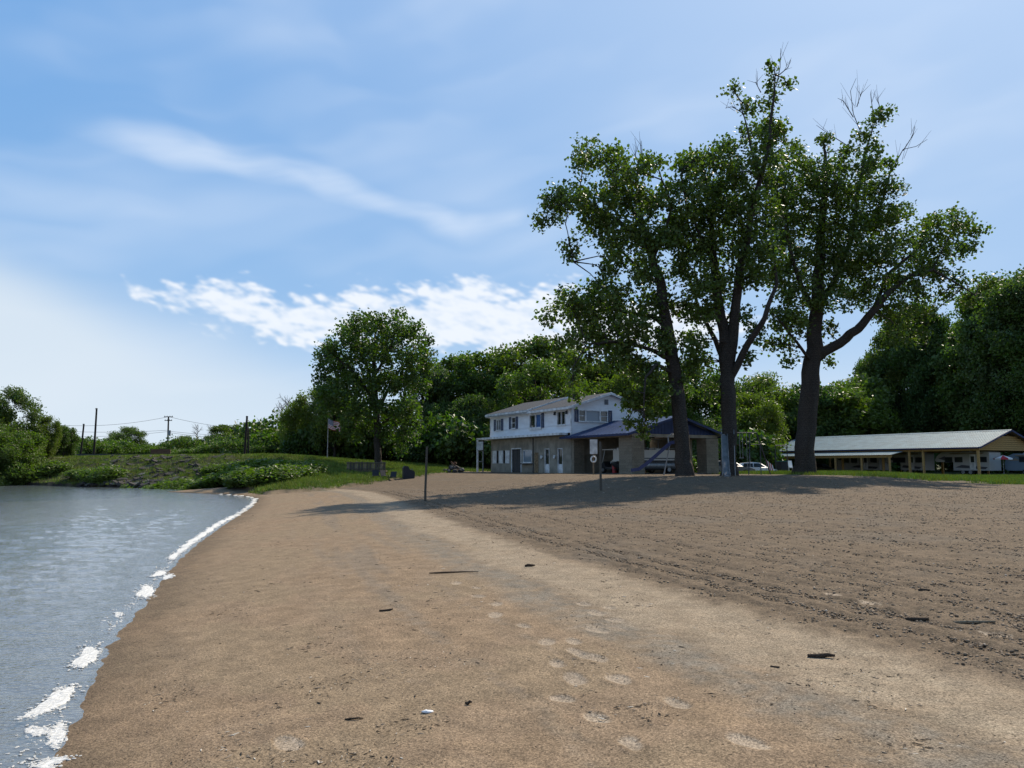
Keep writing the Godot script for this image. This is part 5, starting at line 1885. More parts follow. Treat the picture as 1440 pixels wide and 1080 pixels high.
	var lroof := part(lt, "lean_to_roof", M.tin_roof, t)
	var lb := MB.new()
	lb.span(Vector3(x0, ly0 - 0.34, reach - 0.35), Vector3(x1 - 0.2, ly0 - 0.02, reach - 0.22))
	part(lb, "lean_to_beam", M.lumber, t)
	for i in 6:
		var po := MB.new()
		var q := x0 + 0.3 + i * (x1 - x0 - 0.8) / 5.0
		po.span(Vector3(q - 0.09, -0.3, reach - 0.38), Vector3(q + 0.09, ly0 - 0.34, reach - 0.2))
		part(po, "lean_to_post", M.lumber, t)
	for i in 12:
		var ra := MB.new()
		var q := x0 + 0.2 + i * (x1 - x0 - 0.5) / 11.0
		ra.beam(Vector3(q, ly0 - 0.05, reach - 0.05), Vector3(q, ly1 - 0.06, 0.15), 0.05, 0.1)
		part(ra, "lean_to_rafter", M.lumber, t)
	# campers and cars inside
	var spot := func(along: float, deep: float) -> Vector3:
		var p := a + ax * along + inn * deep
		p.y = height(p.x, p.z)
		return p
	trailer("white camper with dark windows parked behind the lean-to posts", spot.call(11.5, 4.2), turn, 6.6, 2.75, 0)
	trailer("cream camper with a slanted nose beside the end of the lean-to", spot.call(17.6, 5.0), turn, 5.2, 2.8, 1)
	trailer("white camper with a white door between the shed's near posts", spot.call(25.2, 4.6), turn, 6.4, 2.75, 1)
	trailer("rounded grey camper at the open end of the shed", spot.call(30.6, 7.5), turn, 4.2, 2.5, 2)
	car("dark car nosed in under the far end of the shed", spot.call(5.6, 3.2), turn + 0.1, M.dark_paint)
	# red and white market umbrella at the near end
	var up: Vector3 = spot.call(29.9, 3.4)
	var u := thing("parasol", "red and white striped parasol open beside the rounded camper", "parasol", up)
	var pole := MB.new()
	pole.bar(Vector3(0, -0.1, 0), Vector3(0, 2.3, 0), 0.03, 8)
	part(pole, "pole", M.steel, u)
	for i in 8:
		var g := MB.new()
		var t0 := TAU * i / 8.0
		var t1 := TAU * (i + 1) / 8.0
		var e0 := Vector3(cos(t0) * 0.95, 1.95, sin(t0) * 0.95)
		var e1 := Vector3(cos(t1) * 0.95, 1.95, sin(t1) * 0.95)
		var top := Vector3(0, 2.3, 0)
		g.tri(e0, top, e1)
		g.quad(e1, e1 - Vector3(0, 0.15, 0), e0 - Vector3(0, 0.15, 0), e0)
		part(g, "canopy_panel", M.flag_red if i % 2 == 0 else M.flag_white, u)

func car(label: String, p: Vector3, turn: float, paint: Material) -> void:
	var t := thing("parked_car", label, "car", p, turn, "cars parked behind the beach")
	var b := MB.new()
	# side outline lofted across with tumblehome
	var low := [Vector2(-2.2, 0.45), Vector2(-2.15, 0.28), Vector2(2.15, 0.25), Vector2(2.25, 0.45), Vector2(2.2, 0.62), Vector2(1.9, 0.74), Vector2(1.0, 0.88), Vector2(-1.75, 0.95), Vector2(-2.2, 0.9)]
	b.prism(low, -0.86, 0.86)
	var body := part(b, "body", paint, t)
	var c := MB.new()
	var prof := [[-1.9, 0.93, 0.82], [-1.35, 1.36, 0.66], [-0.3, 1.45, 0.64], [0.35, 1.38, 0.66], [1.15, 0.87, 0.80]]
	for i in prof.size() - 1:
		var q: Array = prof[i]
		var w: Array = prof[i + 1]
		c.quad(Vector3(q[0], q[1], q[2]), Vector3(w[0], w[1], w[2]), Vector3(w[0], w[1], -w[2]), Vector3(q[0], q[1], -q[2]))
		for s in [1.0, -1.0]:
			var k0 := Vector3(q[0], 0.9, 0.83 * s); var k1 := Vector3(w[0], 0.88, 0.83 * s)
			var u1 := Vector3(w[0], w[1], w[2] * s); var u0 := Vector3(q[0], q[1], q[2] * s)
			if s > 0:
				c.quad(k0, k1, u1, u0)
			else:
				c.quad(k1, k0, u0, u1)
	part(c, "cabin", paint, t)
	for s in [1.0, -1.0]:
		for x in [[-1.3, -0.35], [-0.27, 0.55]]:
			var w := MB.new()
			var z0: float = 0.835 * s
			var z1: float = 0.69 * s
			var f: float = 0.85 if x[1] > 0 else x[1]
			var pts := [Vector3(x[0], 0.98, z0), Vector3(f, 0.96, z0), Vector3(x[1] - 0.25 if x[1] > 0 else x[1], 1.33, z1), Vector3(x[0] + (0.1 if x[0] < -1 else 0.0), 1.33, z1)]
			if s > 0:
				w.quad(pts[0], pts[1], pts[2], pts[3])
			else:
				w.quad(pts[1], pts[0], pts[3], pts[2])
			part(w, "side_window", M.dark_glass, t)
	var ws := MB.new()
	ws.quad(Vector3(1.10, 0.92, 0.72), Vector3(1.10, 0.92, -0.72), Vector3(0.42, 1.36, -0.6), Vector3(0.42, 1.36, 0.6))
	part(ws, "windscreen", M.grey_glass, t)
	for z in [-0.62, 0.62]:
		var h := MB.new()
		h.box(Vector3(2.2, 0.6, z), Vector3(0.12, 0.14, 0.36))
		part(h, "headlight", M.lens, t)
		for x in [-1.35, 1.35]:
			wheel(t, Vector3(x, 0.31, signf(z) * 0.76), 0.32, 0.22, Vector3(0, 0, 1))
	var bp := MB.new()
	bp.span(Vector3(2.16, 0.3, -0.7), Vector3(2.27, 0.42, 0.7))
	part(bp, "bumper", M.dark_steel, body)

# ------------------------------------------------------------------ things on the sand and lawn

func flag_cloth(parent: Node, w: float, h: float, droop: float) -> void:
	# stripes and canton as strips of a hanging cloth; local x away from the pole, top edge at y = 0
	var cols := 10
	var at_cloth := func(u: float, v: float) -> Vector3:
		return Vector3(u * w * 0.8, -v * h - u * droop - 0.05 * sin(u * 6.0), 0.10 * sin(u * 7.0 + v * 1.2) * u)
	for s in 13:
		var mb := MB.new()
		for i in cols:
			var u0 := float(i) / cols
			var u1 := (i + 1.0) / cols
			if s < 7 and u1 <= 0.41:
				continue
			var a: Vector3 = at_cloth.call(u0, s / 13.0); var b: Vector3 = at_cloth.call(u1, s / 13.0)
			var c: Vector3 = at_cloth.call(u1, (s + 1) / 13.0); var d: Vector3 = at_cloth.call(u0, (s + 1) / 13.0)
			mb.quad(d, c, b, a)
		part(mb, "stripe", M.flag_red if s % 2 == 0 else M.flag_white, parent)
	var cn := MB.new()
	for i in 4:
		for k in 7:
			var u0 := i / 10.0
			var u1 := (i + 1) / 10.0
			cn.quad(at_cloth.call(u0, (k + 1) / 13.0), at_cloth.call(u1, (k + 1) / 13.0), at_cloth.call(u1, k / 13.0), at_cloth.call(u0, k / 13.0))
	var canton := part(cn, "canton", M.flag_blue, parent)
	var star := MB.new()
	for i in 5:
		for k in 4:
			var q: Vector3 = at_cloth.call(0.05 + i * 0.075, 0.08 + k * 0.12)
			for z in [-0.012, 0.012]:
				star.box(q + Vector3(0, 0, z), Vector3(0.035, 0.035, 0.004) * w)
	part(star, "star", M.flag_white, canton)

func make_things() -> void:
	rng.seed = 821
	# net posts on the sand
	var n := MB.new()
	var p := on_ground(598, 705)
	var top := at(600.5, 628, -p.z)
	n.tube([p - Vector3(0, 0.3, 0), p + Vector3(0, 0.5, 0), top], [0.055, 0.05, 0.045], 8)
	single(n, "net_post", M.old_wood, "dark wooden volleyball post standing alone on the sand", "post", "volleyball posts")
	n = MB.new()
	p = on_ground(845, 690)
	top = at(844, 621, -p.z)
	n.tube([p - Vector3(0, 0.3, 0), top], [0.06, 0.055], 8)
	single(n, "net_post", M.old_wood, "dark wooden volleyball post in front of the carport", "post", "volleyball posts")
	# life ring on a post with a white notice board
	p = stand(834.5, 52.0)
	var t := thing("life_ring_station", "white notice board on a post with a white life ring hung below it", "life ring", p)
	var mb := MB.new()
	mb.span(Vector3(-0.05, -0.3, -0.05), Vector3(0.05, 2.35, 0.05))
	part(mb, "post", M.pale_wood, t)
	mb = MB.new()
	mb.box(Vector3(0.02, 1.86, 0.075), Vector3(0.5, 0.98, 0.03))
	part(mb, "notice_board", M.trim, t)
	mb = MB.new()
	for i in 20:
		var a0 := TAU * i / 20.0
		var a1 := TAU * (i + 1) / 20.0
		mb.tube([Vector3(cos(a0) * 0.17, 1.02 + sin(a0) * 0.19, 0.11), Vector3(cos(a1) * 0.17, 1.02 + sin(a1) * 0.19, 0.11)], [0.055], 8, false)
	part(mb, "life_ring", M.white_gel, t)
	# blue slide before the gable
	p = stand(930, 49.0)
	t = thing("slide", "blue playground slide with a ladder standing before the pontoon boat", "slide", p, -0.12)
	mb = MB.new()
	var path := [Vector3(0.9, 2.0, 0), Vector3(0.6, 1.95, 0), Vector3(-0.9, 0.65, 0), Vector3(-1.4, 0.3, 0), Vector3(-1.9, 0.22, 0)]
	for i in path.size() - 1:
		var d: Vector3 = (path[i + 1] - path[i])
		mb.beam(path[i], path[i + 1], 0.5, 0.04)
		for s in [-0.26, 0.26]:
			mb.beam(path[i] + Vector3(0, 0.08, s), path[i + 1] + Vector3(0, 0.08, s), 0.05, 0.2)
	part(mb, "chute", M.slide_blue, t)
	mb = MB.new()
	for s in [-0.24, 0.24]:
		mb.bar(Vector3(1.5, -0.2, s), Vector3(0.9, 1.95, s), 0.025)
		mb.bar(Vector3(0.1, -0.2, s), Vector3(0.55, 1.9, s), 0.025)
		mb.tube([Vector3(0.9, 1.95, s), Vector3(0.95, 2.5, s), Vector3(0.7, 2.62, s), Vector3(0.45, 2.4, s), Vector3(0.5, 1.9, s)], [0.022], 6)
	var lad := part(mb, "ladder_frame", M.steel, t)
	for i in 6:
		mb = MB.new()
		var q := 0.12 + i * 0.155
		mb.bar(Vector3(1.5 - 0.6 * q, 2.05 * q, -0.24), Vector3(1.5 - 0.6 * q, 2.05 * q, 0.24), 0.02)
		part(mb, "rung", M.steel, lad)
	# tall metal slide seen end on
	p = on_ground(1022, 675)
	p = stand(1023, 44.0)
	t = thing("metal_slide", "tall silver playground slide with a ladder in front of the middle cottonwood", "slide", p, atan2(-p.x, -p.z))
	mb = MB.new()
	path = [Vector3(0, 2.45, -2.2), Vector3(-0.02, 2.4, -1.8), Vector3(0.03, 0.5, 0.7), Vector3(0.06, 0.1, 1.3), Vector3(0.08, 0.0, 1.9)]
	for i in path.size() - 1:
		mb.beam(path[i] - Vector3(0.1, 0, 0), path[i + 1] - Vector3(0.1, 0, 0), 0.3, 0.03)
		for s in [-0.26, 0.06]:
			mb.beam(path[i] + Vector3(s, 0.07, 0), path[i + 1] + Vector3(s, 0.07, 0), 0.04, 0.16)
	part(mb, "chute", M.steel, t)
	mb = MB.new()
	for x in [-0.3, 0.42]:
		mb.bar(Vector3(x, -0.2, -2.9), Vector3(x, 2.55, -2.3), 0.025)
		mb.bar(Vector3(x, -0.2, -1.6), Vector3(x, 2.5, -1.9), 0.025)
		mb.tube([Vector3(x, 2.5, -2.3), Vector3(x, 2.75, -2.2), Vector3(x, 2.7, -1.7), Vector3(x, 2.45, -1.6)], [0.025], 6)
	part(mb, "ladder_frame", M.steel, t)
	mb = MB.new()
	mb.span(Vector3(-0.32, 2.40, -2.3), Vector3(0.44, 2.46, -1.8))
	mb.bar(Vector3(-0.3, 2.74, -2.0), Vector3(0.42, 2.74, -2.0), 0.03)
	part(mb, "platform", M.steel, t)
	for i in 8:
		mb = MB.new()
		var y := 0.2 + i * 0.29
		mb.bar(Vector3(-0.3, y, -2.9 + 0.22 * y), Vector3(0.42, y, -2.9 + 0.22 * y), 0.02)
		part(mb, "rung", M.steel, t)
	# swing set
	p = stand(1053, 51.0)
	t = thing("swing_set", "dark metal swing frame with hanging chains beside the tall metal slide", "swing set", p, -0.1)
	mb = MB.new()
	mb.bar(Vector3(-1.1, 2.75, 0), Vector3(0.55, 2.75, 0), 0.04, 8)
	mb.bar(Vector3(0.55, 2.75, 0), Vector3(1.55, -0.1, -0.6), 0.035, 8)
	mb.bar(Vector3(0.15, 2.75, 0), Vector3(-0.15, -0.1, 0.6), 0.035, 8)
	mb.bar(Vector3(0.15, 1.98, 0.18), Vector3(0.75, 1.98, 0.1), 0.025, 8)
	mb.bar(Vector3(0.75, 1.98, 0.1), Vector3(0.75, -0.1, 0.1), 0.03, 8)
	mb.bar(Vector3(-1.1, 2.75, 0), Vector3(-1.3, -0.1, 0.6), 0.035, 8)
	mb.bar(Vector3(-1.1, 2.75, 0), Vector3(-1.3, -0.1, -0.6), 0.035, 8)
	part(mb, "frame", M.dark_steel, t)
	for x in [-0.95, -0.45, 0.0]:
		mb = MB.new()
		var low: float = 1.35 if x < -0.6 else (1.1 if x < -0.2 else 0.5)
		for s in [-0.09, 0.09]:
			mb.bar(Vector3(x + s, 2.74, 0.0), Vector3(x + s, low, 0.02), 0.014)
		mb.box(Vector3(x, low, 0.02), Vector3(0.3, 0.03, 0.18))
		part(mb, "swing", M.steel, t)
	# cars behind the play things
	car("silver car parked on the drive behind the swing set", stand(1062, 76.0), -0.12, M.silver_paint)
	car("dark car half hidden behind the middle cottonwood and the metal slide", stand(1024, 72.0), 0.1, M.dark_paint)
	# red and white flag drooping from a short pole
	p = stand(1078, 70.0)
	t = thing("flag", "red and white striped flag drooping from a short pole by the silver car", "flag", p)
	mb = MB.new()
	mb.bar(Vector3(0, -0.2, 0), Vector3(0, 1.35, 0), 0.02)
	part(mb, "pole", M.steel, t)
	for s in 6:
		mb = MB.new()
		var x0 := 0.0 + s * 0.1
		for i in 5:
			var y0 := 1.3 - s * 0.08 - i * 0.17
			mb.quad(Vector3(x0 + i * 0.03, y0 - 0.17, 0.05 * sin(s + i)), Vector3(x0 + 0.1 + i * 0.03, y0 - 0.23, 0.05 * sin(s + 1 + i)), Vector3(x0 + 0.1 + (i - 1) * 0.03, y0 - 0.06, 0.05 * sin(s + i)), Vector3(x0 + (i - 1) * 0.03, y0, 0.05 * sin(s + i - 1)))
		part(mb, "stripe", M.flag_red if s % 2 == 0 else M.flag_white, t)
	# low gate frame, bin, chair by the shed
	p = stand(1100, 58.0)
	t = thing("goal_frame", "low dark metal frame standing on the lawn before the shed's far end", "frame", p, 0.1)
	mb = MB.new()
	mb.bar(Vector3(-0.5, -0.2, 0), Vector3(-0.5, 2.1, 0), 0.035, 8)
	mb.bar(Vector3(0.42, -0.2, 0), Vector3(0.42, 2.1, 0), 0.035, 8)
	mb.bar(Vector3(-0.5, 2.1, 0), Vector3(0.42, 2.1, 0), 0.035, 8)
	part(mb, "frame", M.dark_steel, t)
	p = stand(1101, 66.0)
	t = thing("rubbish_bin", "dark green wheeled rubbish bin beside the shed's far corner post", "bin", p, 0.2)
	mb = MB.new()
	mb.prism([Vector2(-0.32, 0.1), Vector2(0.32, 0.1), Vector2(0.42, 0.95), Vector2(-0.42, 0.95)], -0.35, 0.35)
	part(mb, "tub", M.black_plastic, t)
	mb = MB.new()
	mb.span(Vector3(-0.46, 0.951, -0.4), Vector3(0.46, 1.02, 0.4))
	part(mb, "lid", M.green_plastic, t)
	for x in [-0.3, 0.3]:
		wheel(t, Vector3(x, 0.1, -0.32), 0.1, 0.06, Vector3(1, 0, 0))
	p = stand(1115, 63.0)
	t = thing("lawn_chair", "white plastic lawn chair against the largest cottonwood", "chair", p, 0.6)
	mb = MB.new()
	mb.span(Vector3(-0.25, 0.4, -0.25), Vector3(0.25, 0.44, 0.25))
	part(mb, "seat", M.cream, t)
	mb = MB.new()
	mb.box(Vector3(0, 0.72, -0.27), Vector3(0.5, 0.56, 0.04), Basis(Vector3.RIGHT, -0.15))
	part(mb, "backrest", M.white_gel, t)
	for x in [-0.22, 0.22]:
		for z in [-0.22, 0.22]:
			mb = MB.new()
			mb.bar(Vector3(x, -0.05, z), Vector3(x, 0.41, z), 0.025)
			part(mb, "leg", M.white_gel, t)
	# deck by the maple
	p = stand(515, 66.5)
	t = thing("wooden_deck", "low weathered wooden deck with a board railing under the maple", "deck", p, 0.06)
	mb = MB.new()
	mb.span(Vector3(-1.6, 0.02, -0.7), Vector3(1.75, 0.16, 0.7))
	part(mb, "platform", M.old_wood, t)
	for i in 14:
		mb = MB.new()
		var x := -1.55 + i * 0.235
		mb.span(Vector3(x, 0.17, 0.62), Vector3(x + 0.2, 0.88 + rnd(-0.03, 0.03), 0.66))
		part(mb, "board", M.old_wood if i % 3 else M.pale_wood, t)
	mb = MB.new()
	mb.span(Vector3(-1.6, 0.75, 0.661), Vector3(1.75, 0.83, 0.70))
	mb.span(Vector3(-1.6, 0.24, 0.661), Vector3(1.75, 0.32, 0.70))
	part(mb, "rail", M.old_wood, t)
	# three black chairs below the deck
	for i in 3:
		p = stand([529, 542, 551][i], 60.5)
		t = thing("folding_chair", "black low beach chair on the grass below the deck", "chair", p, [0.3, 0.9, -0.4][i], "black beach chairs")
		mb = MB.new()
		mb.span(Vector3(-0.26, 0.24, -0.22), Vector3(0.26, 0.28, 0.24))
		part(mb, "seat", M.black_plastic, t)
		mb = MB.new()
		mb.box(Vector3(0, 0.48, -0.28), Vector3(0.52, 0.46, 0.03), Basis(Vector3.RIGHT, -0.3))
		part(mb, "backrest", M.black_plastic, t)
		for x in [-0.24, 0.24]:
			mb = MB.new()
			mb.bar(Vector3(x, -0.04, -0.24), Vector3(x, 0.3, 0.22), 0.018)
			mb.bar(Vector3(x, -0.04, 0.22), Vector3(x, 0.3, -0.24), 0.018)
			part(mb, "leg", M.dark_steel, t)
	# covered grill
	p = stand(574, 62.0)
	t = thing("covered_grill", "barbecue under a black cover at the edge of the sand", "grill", p, 0.3)
	mb = MB.new()
	mb.prism([Vector2(-0.40, -0.05), Vector2(0.46, -0.05), Vector2(0.50, 0.5), Vector2(0.38, 0.66), Vector2(0.1, 0.72), Vector2(-0.05, 1.0), Vector2(-0.32, 1.02), Vector2(-0.42, 0.85)], -0.35, 0.35)
	part(mb, "cover", M.black_plastic, t)
	mb = MB.new()
	mb.bar(Vector3(0.28, 0.75, -0.3), Vector3(0.28, 0.75, 0.3), 0.03)
	part(mb, "handle", M.steel, t)
	# ring of stones and driftwood where the lawn meets the sand
	p = stand(638, 70.0)
	t = thing("fire_ring", "heap of stones and pale wood at a fire ring on the lawn's edge", "fire ring", p)
	for i in 16:
		mb = MB.new()
		var a := TAU * i / 9.0
		var r := 0.75 if i < 9 else 0.3
		mb.ball(Vector3(cos(a) * r, 0.12 + (0.25 if i >= 9 else 0.0) + rnd(0, 0.15), sin(a) * r * 0.7), Vector3(rnd(0.16, 0.28), rnd(0.14, 0.22), rnd(0.16, 0.26)), 5, 8, 0.2, i + 1.0)
		part(mb, "stone", M.dark_rock if i % 3 else M.concrete, t)
	for i in 7:
		mb = MB.new()
		var a := rnd(0, TAU)
		mb.bar(Vector3(cos(a) * 0.7, 0.1, sin(a) * 0.5), Vector3(cos(a + 2.6) * 0.25, rnd(0.6, 1.0), sin(a + 2.6) * 0.2), 0.05)
		part(mb, "log", M.pale_wood if i % 2 else M.rust, t)
	# flagpole
	p = stand(460, 76.0)
	t = thing("flagpole", "flagpole on the lawn flying the stars and stripes", "flag", p, -0.2)
	mb = MB.new()
	mb.tube([Vector3(0, -0.3, 0), Vector3(0, 4.05, 0)], [0.05, 0.03], 8)
	part(mb, "pole", M.steel, t)
	var cloth := Node3D.new()
	cloth.name = "flag"
	cloth.position = Vector3(0.04, 4.0, 0)
	t.add_child(cloth)
	flag_cloth(cloth, 1.6, 0.95, 0.5)
	make_poles()
	make_bank_rocks()
	make_debris()

func make_poles() -> void:
	# utility poles beyond the bank, with their wires
	var list := [[103, 601, 641, 128, "short utility pole at the end of the row beyond the bank"], [112, 596, 641, 120, "leaning utility pole beside the short one"], [131, 574, 640, 112, "tallest leaning utility pole beyond the stony bank"], [343, 585, 645, 96, "leaning wooden pole on the bank near the gravel drive"], [349, 601, 640, 130, "short pole behind the leaning one near the drive"]]
	var lean := [0.0, 6.0, 5.0, 4.5, 0.0]
	for i in list.size():
		var q: Array = list[i]
		var base := stand(q[0], q[3])
		var topp := at(q[0] + lean[i], q[1], q[3])
		var t := thing("utility_pole", q[4], "pole", base, 0.0, "utility poles beyond the bank")
		var mb := MB.new()
		mb.tube([Vector3(0, -0.4, 0), topp - base], [0.16, 0.12], 8)
		part(mb, "shaft", M.dark_wood, t)
		mb = MB.new()
		mb.box(topp - base + Vector3(0.0, -0.1, 0.14), Vector3(0.16, 0.2, 0.12))
		part(mb, "bracket", M.dark_steel, t)
	var base := stand(235, 165.0)
	var topp := at(237, 585.5, 165.0) - base
	var t := thing("crossarm_pole", "utility pole with two crossarms and a transformer beyond the brown sign", "pole", base)
	var mb := MB.new()
	mb.tube([Vector3(0, -0.4, 0), topp], [0.2, 0.15], 8)
	part(mb, "shaft", M.dark_wood, t)
	for k in 2:
		mb = MB.new()
		mb.box(topp + Vector3(0, -0.1 - k * 0.8, 0), Vector3(1.9 - 0.3 * k, 0.14, 0.12))
		var arm := part(mb, "crossarm", M.dark_wood, t)
		for x in [-0.8, -0.3, 0.3, 0.8]:
			mb = MB.new()
			mb.bar(topp + Vector3(x * (1.0 - 0.15 * k), -0.05 - k * 0.8, 0), topp + Vector3(x * (1.0 - 0.15 * k), 0.16 - k * 0.8, 0), 0.05)
			part(mb, "insulator", M.dark_steel, arm)
	mb = MB.new()
	mb.bar(topp + Vector3(0.35, -4.2, 0), topp + Vector3(0.35, -3.0, 0), 0.28, 10)
	part(mb, "transformer", M.steel, t)
	# wires: they hang from the poles
	for w in [[[60, 596], [237, 586], 3.0], [[60, 605], [235, 605], 1.2], [[60, 613], [235, 607], 1.5], [[237, 586], [420, 604], 3.0], [[235, 606], [420, 610], 2.0], [[235, 608], [420, 616], 2.0]]:
		mb = MB.new()
		var a := at(w[0][0], w[0][1], 165.0)
		var b := at(w[1][0], w[1][1], 165.0)
		var pts := []
		for i in 13:
			var q := i / 12.0
			pts.append(a.lerp(b, q) - Vector3(0, w[2] * 0.35 * 4.0 * q * (1.0 - q), 0))
		mb.tube(pts, [0.03, 0.03, 0.03, 0.03, 0.03, 0.03, 0.03, 0.03, 0.03, 0.03, 0.03, 0.03, 0.03], 4)
		single(mb, "power_line", M.wire, "thin power line slung from the crossarm pole", "wire", "power lines beyond the bank")
	# brown sign board beside the road
	var sp := stand(225, 118.0)
	t = thing("road_sign", "large rust-brown sign board on two posts beside the road", "sign", sp)
	mb = MB.new()
	mb.span(Vector3(-1.5, 0.35, -0.05), Vector3(1.5, 1.55, 0.05))
	part(mb, "board", M.rust, t)
	for x in [-1.2, 1.2]:
		mb = MB.new()
		mb.span(Vector3(x - 0.07, -0.3, -0.13), Vector3(x + 0.07, 0.9, -0.055))
		part(mb, "post", M.dark_wood, t)
	# guard rail along the road
	mb = MB.new()
	t = thing("guard_rail", "low dark guard rail along the road beyond the bank", "guard rail", stand(180, 110.0))
	var ca := at(96, 645, 110.0) - t.position
	var cb := at(250, 645, 110.0) - t.position
	ca.y = 0.55
	cb.y = 0.55
	mb.beam(ca, cb, 0.06, 0.28)
	part(mb, "rail", M.dark_steel, t)
	for i in 9:
		mb = MB.new()
		var q := ca.lerp(cb, i / 8.0)
		mb.span(Vector3(q.x - 0.06, -0.4, q.z - 0.16), Vector3(q.x + 0.06, 0.65, q.z - 0.04))
		part(mb, "post", M.dark_steel, t)

func make_bank_rocks() -> void:
	rng.seed = 831
	var shapes := []
	for k in 5:
		var mb := MB.new()
		# broken slabs: irregular outlines, tilted tops
		var poly := []
		var n := 6
		for i in n:
			var a := TAU * i / n + rnd(-0.3, 0.3)
			poly.append(Vector2(cos(a) * rnd(0.55, 0.9), sin(a) * rnd(0.35, 0.6)))
		mb.prism(poly, -0.14, 0.14, Transform3D(Basis(Vector3(1, 0, 0), Vector3(0, 0, -1), Vector3(0, 1, 0)), Vector3.ZERO))
		shapes.append(mb.mesh())
	for i in 235:
		var px := rnd(40, 330) if i < 110 else rnd(60, 300)
		var x := at(px, 670, 68.0).x
		# find the bank's foot at this x
		var d := 56.0
		while behind_foot(x, d) < 0.0 and d < 95.0:
			d += 0.5
		d += rnd(-0.4, 7.5) if i < 150 else rnd(-0.6, 1.3)
		var p := Vector3(x, 0, -d)
		p.y = height(p.x, p.z)
		var o := part_mesh(shapes[i % 5], numbered("broken_stone"), M.dark_rock if rng.randf() < 0.85 else M.concrete, self)
		o.position = p + Vector3(0, 0.02, 0)
		o.rotation = Vector3(rnd(0.1, 0.6), rnd(-0.5, 0.5), rnd(-0.5, 0.5))
		var s := rnd(0.2, 0.62)
		o.scale = Vector3(s * 1.3, s, s)
		var pale: bool = o.material_override == M.concrete
		var high := p.y > 1.4
		tag(o, ("pale broken concrete slab " if pale else "dark broken stone slab ") + ("near the top of the stony bank" if high else "low on the stony bank by the water"), "rock", "broken slabs on the bank")

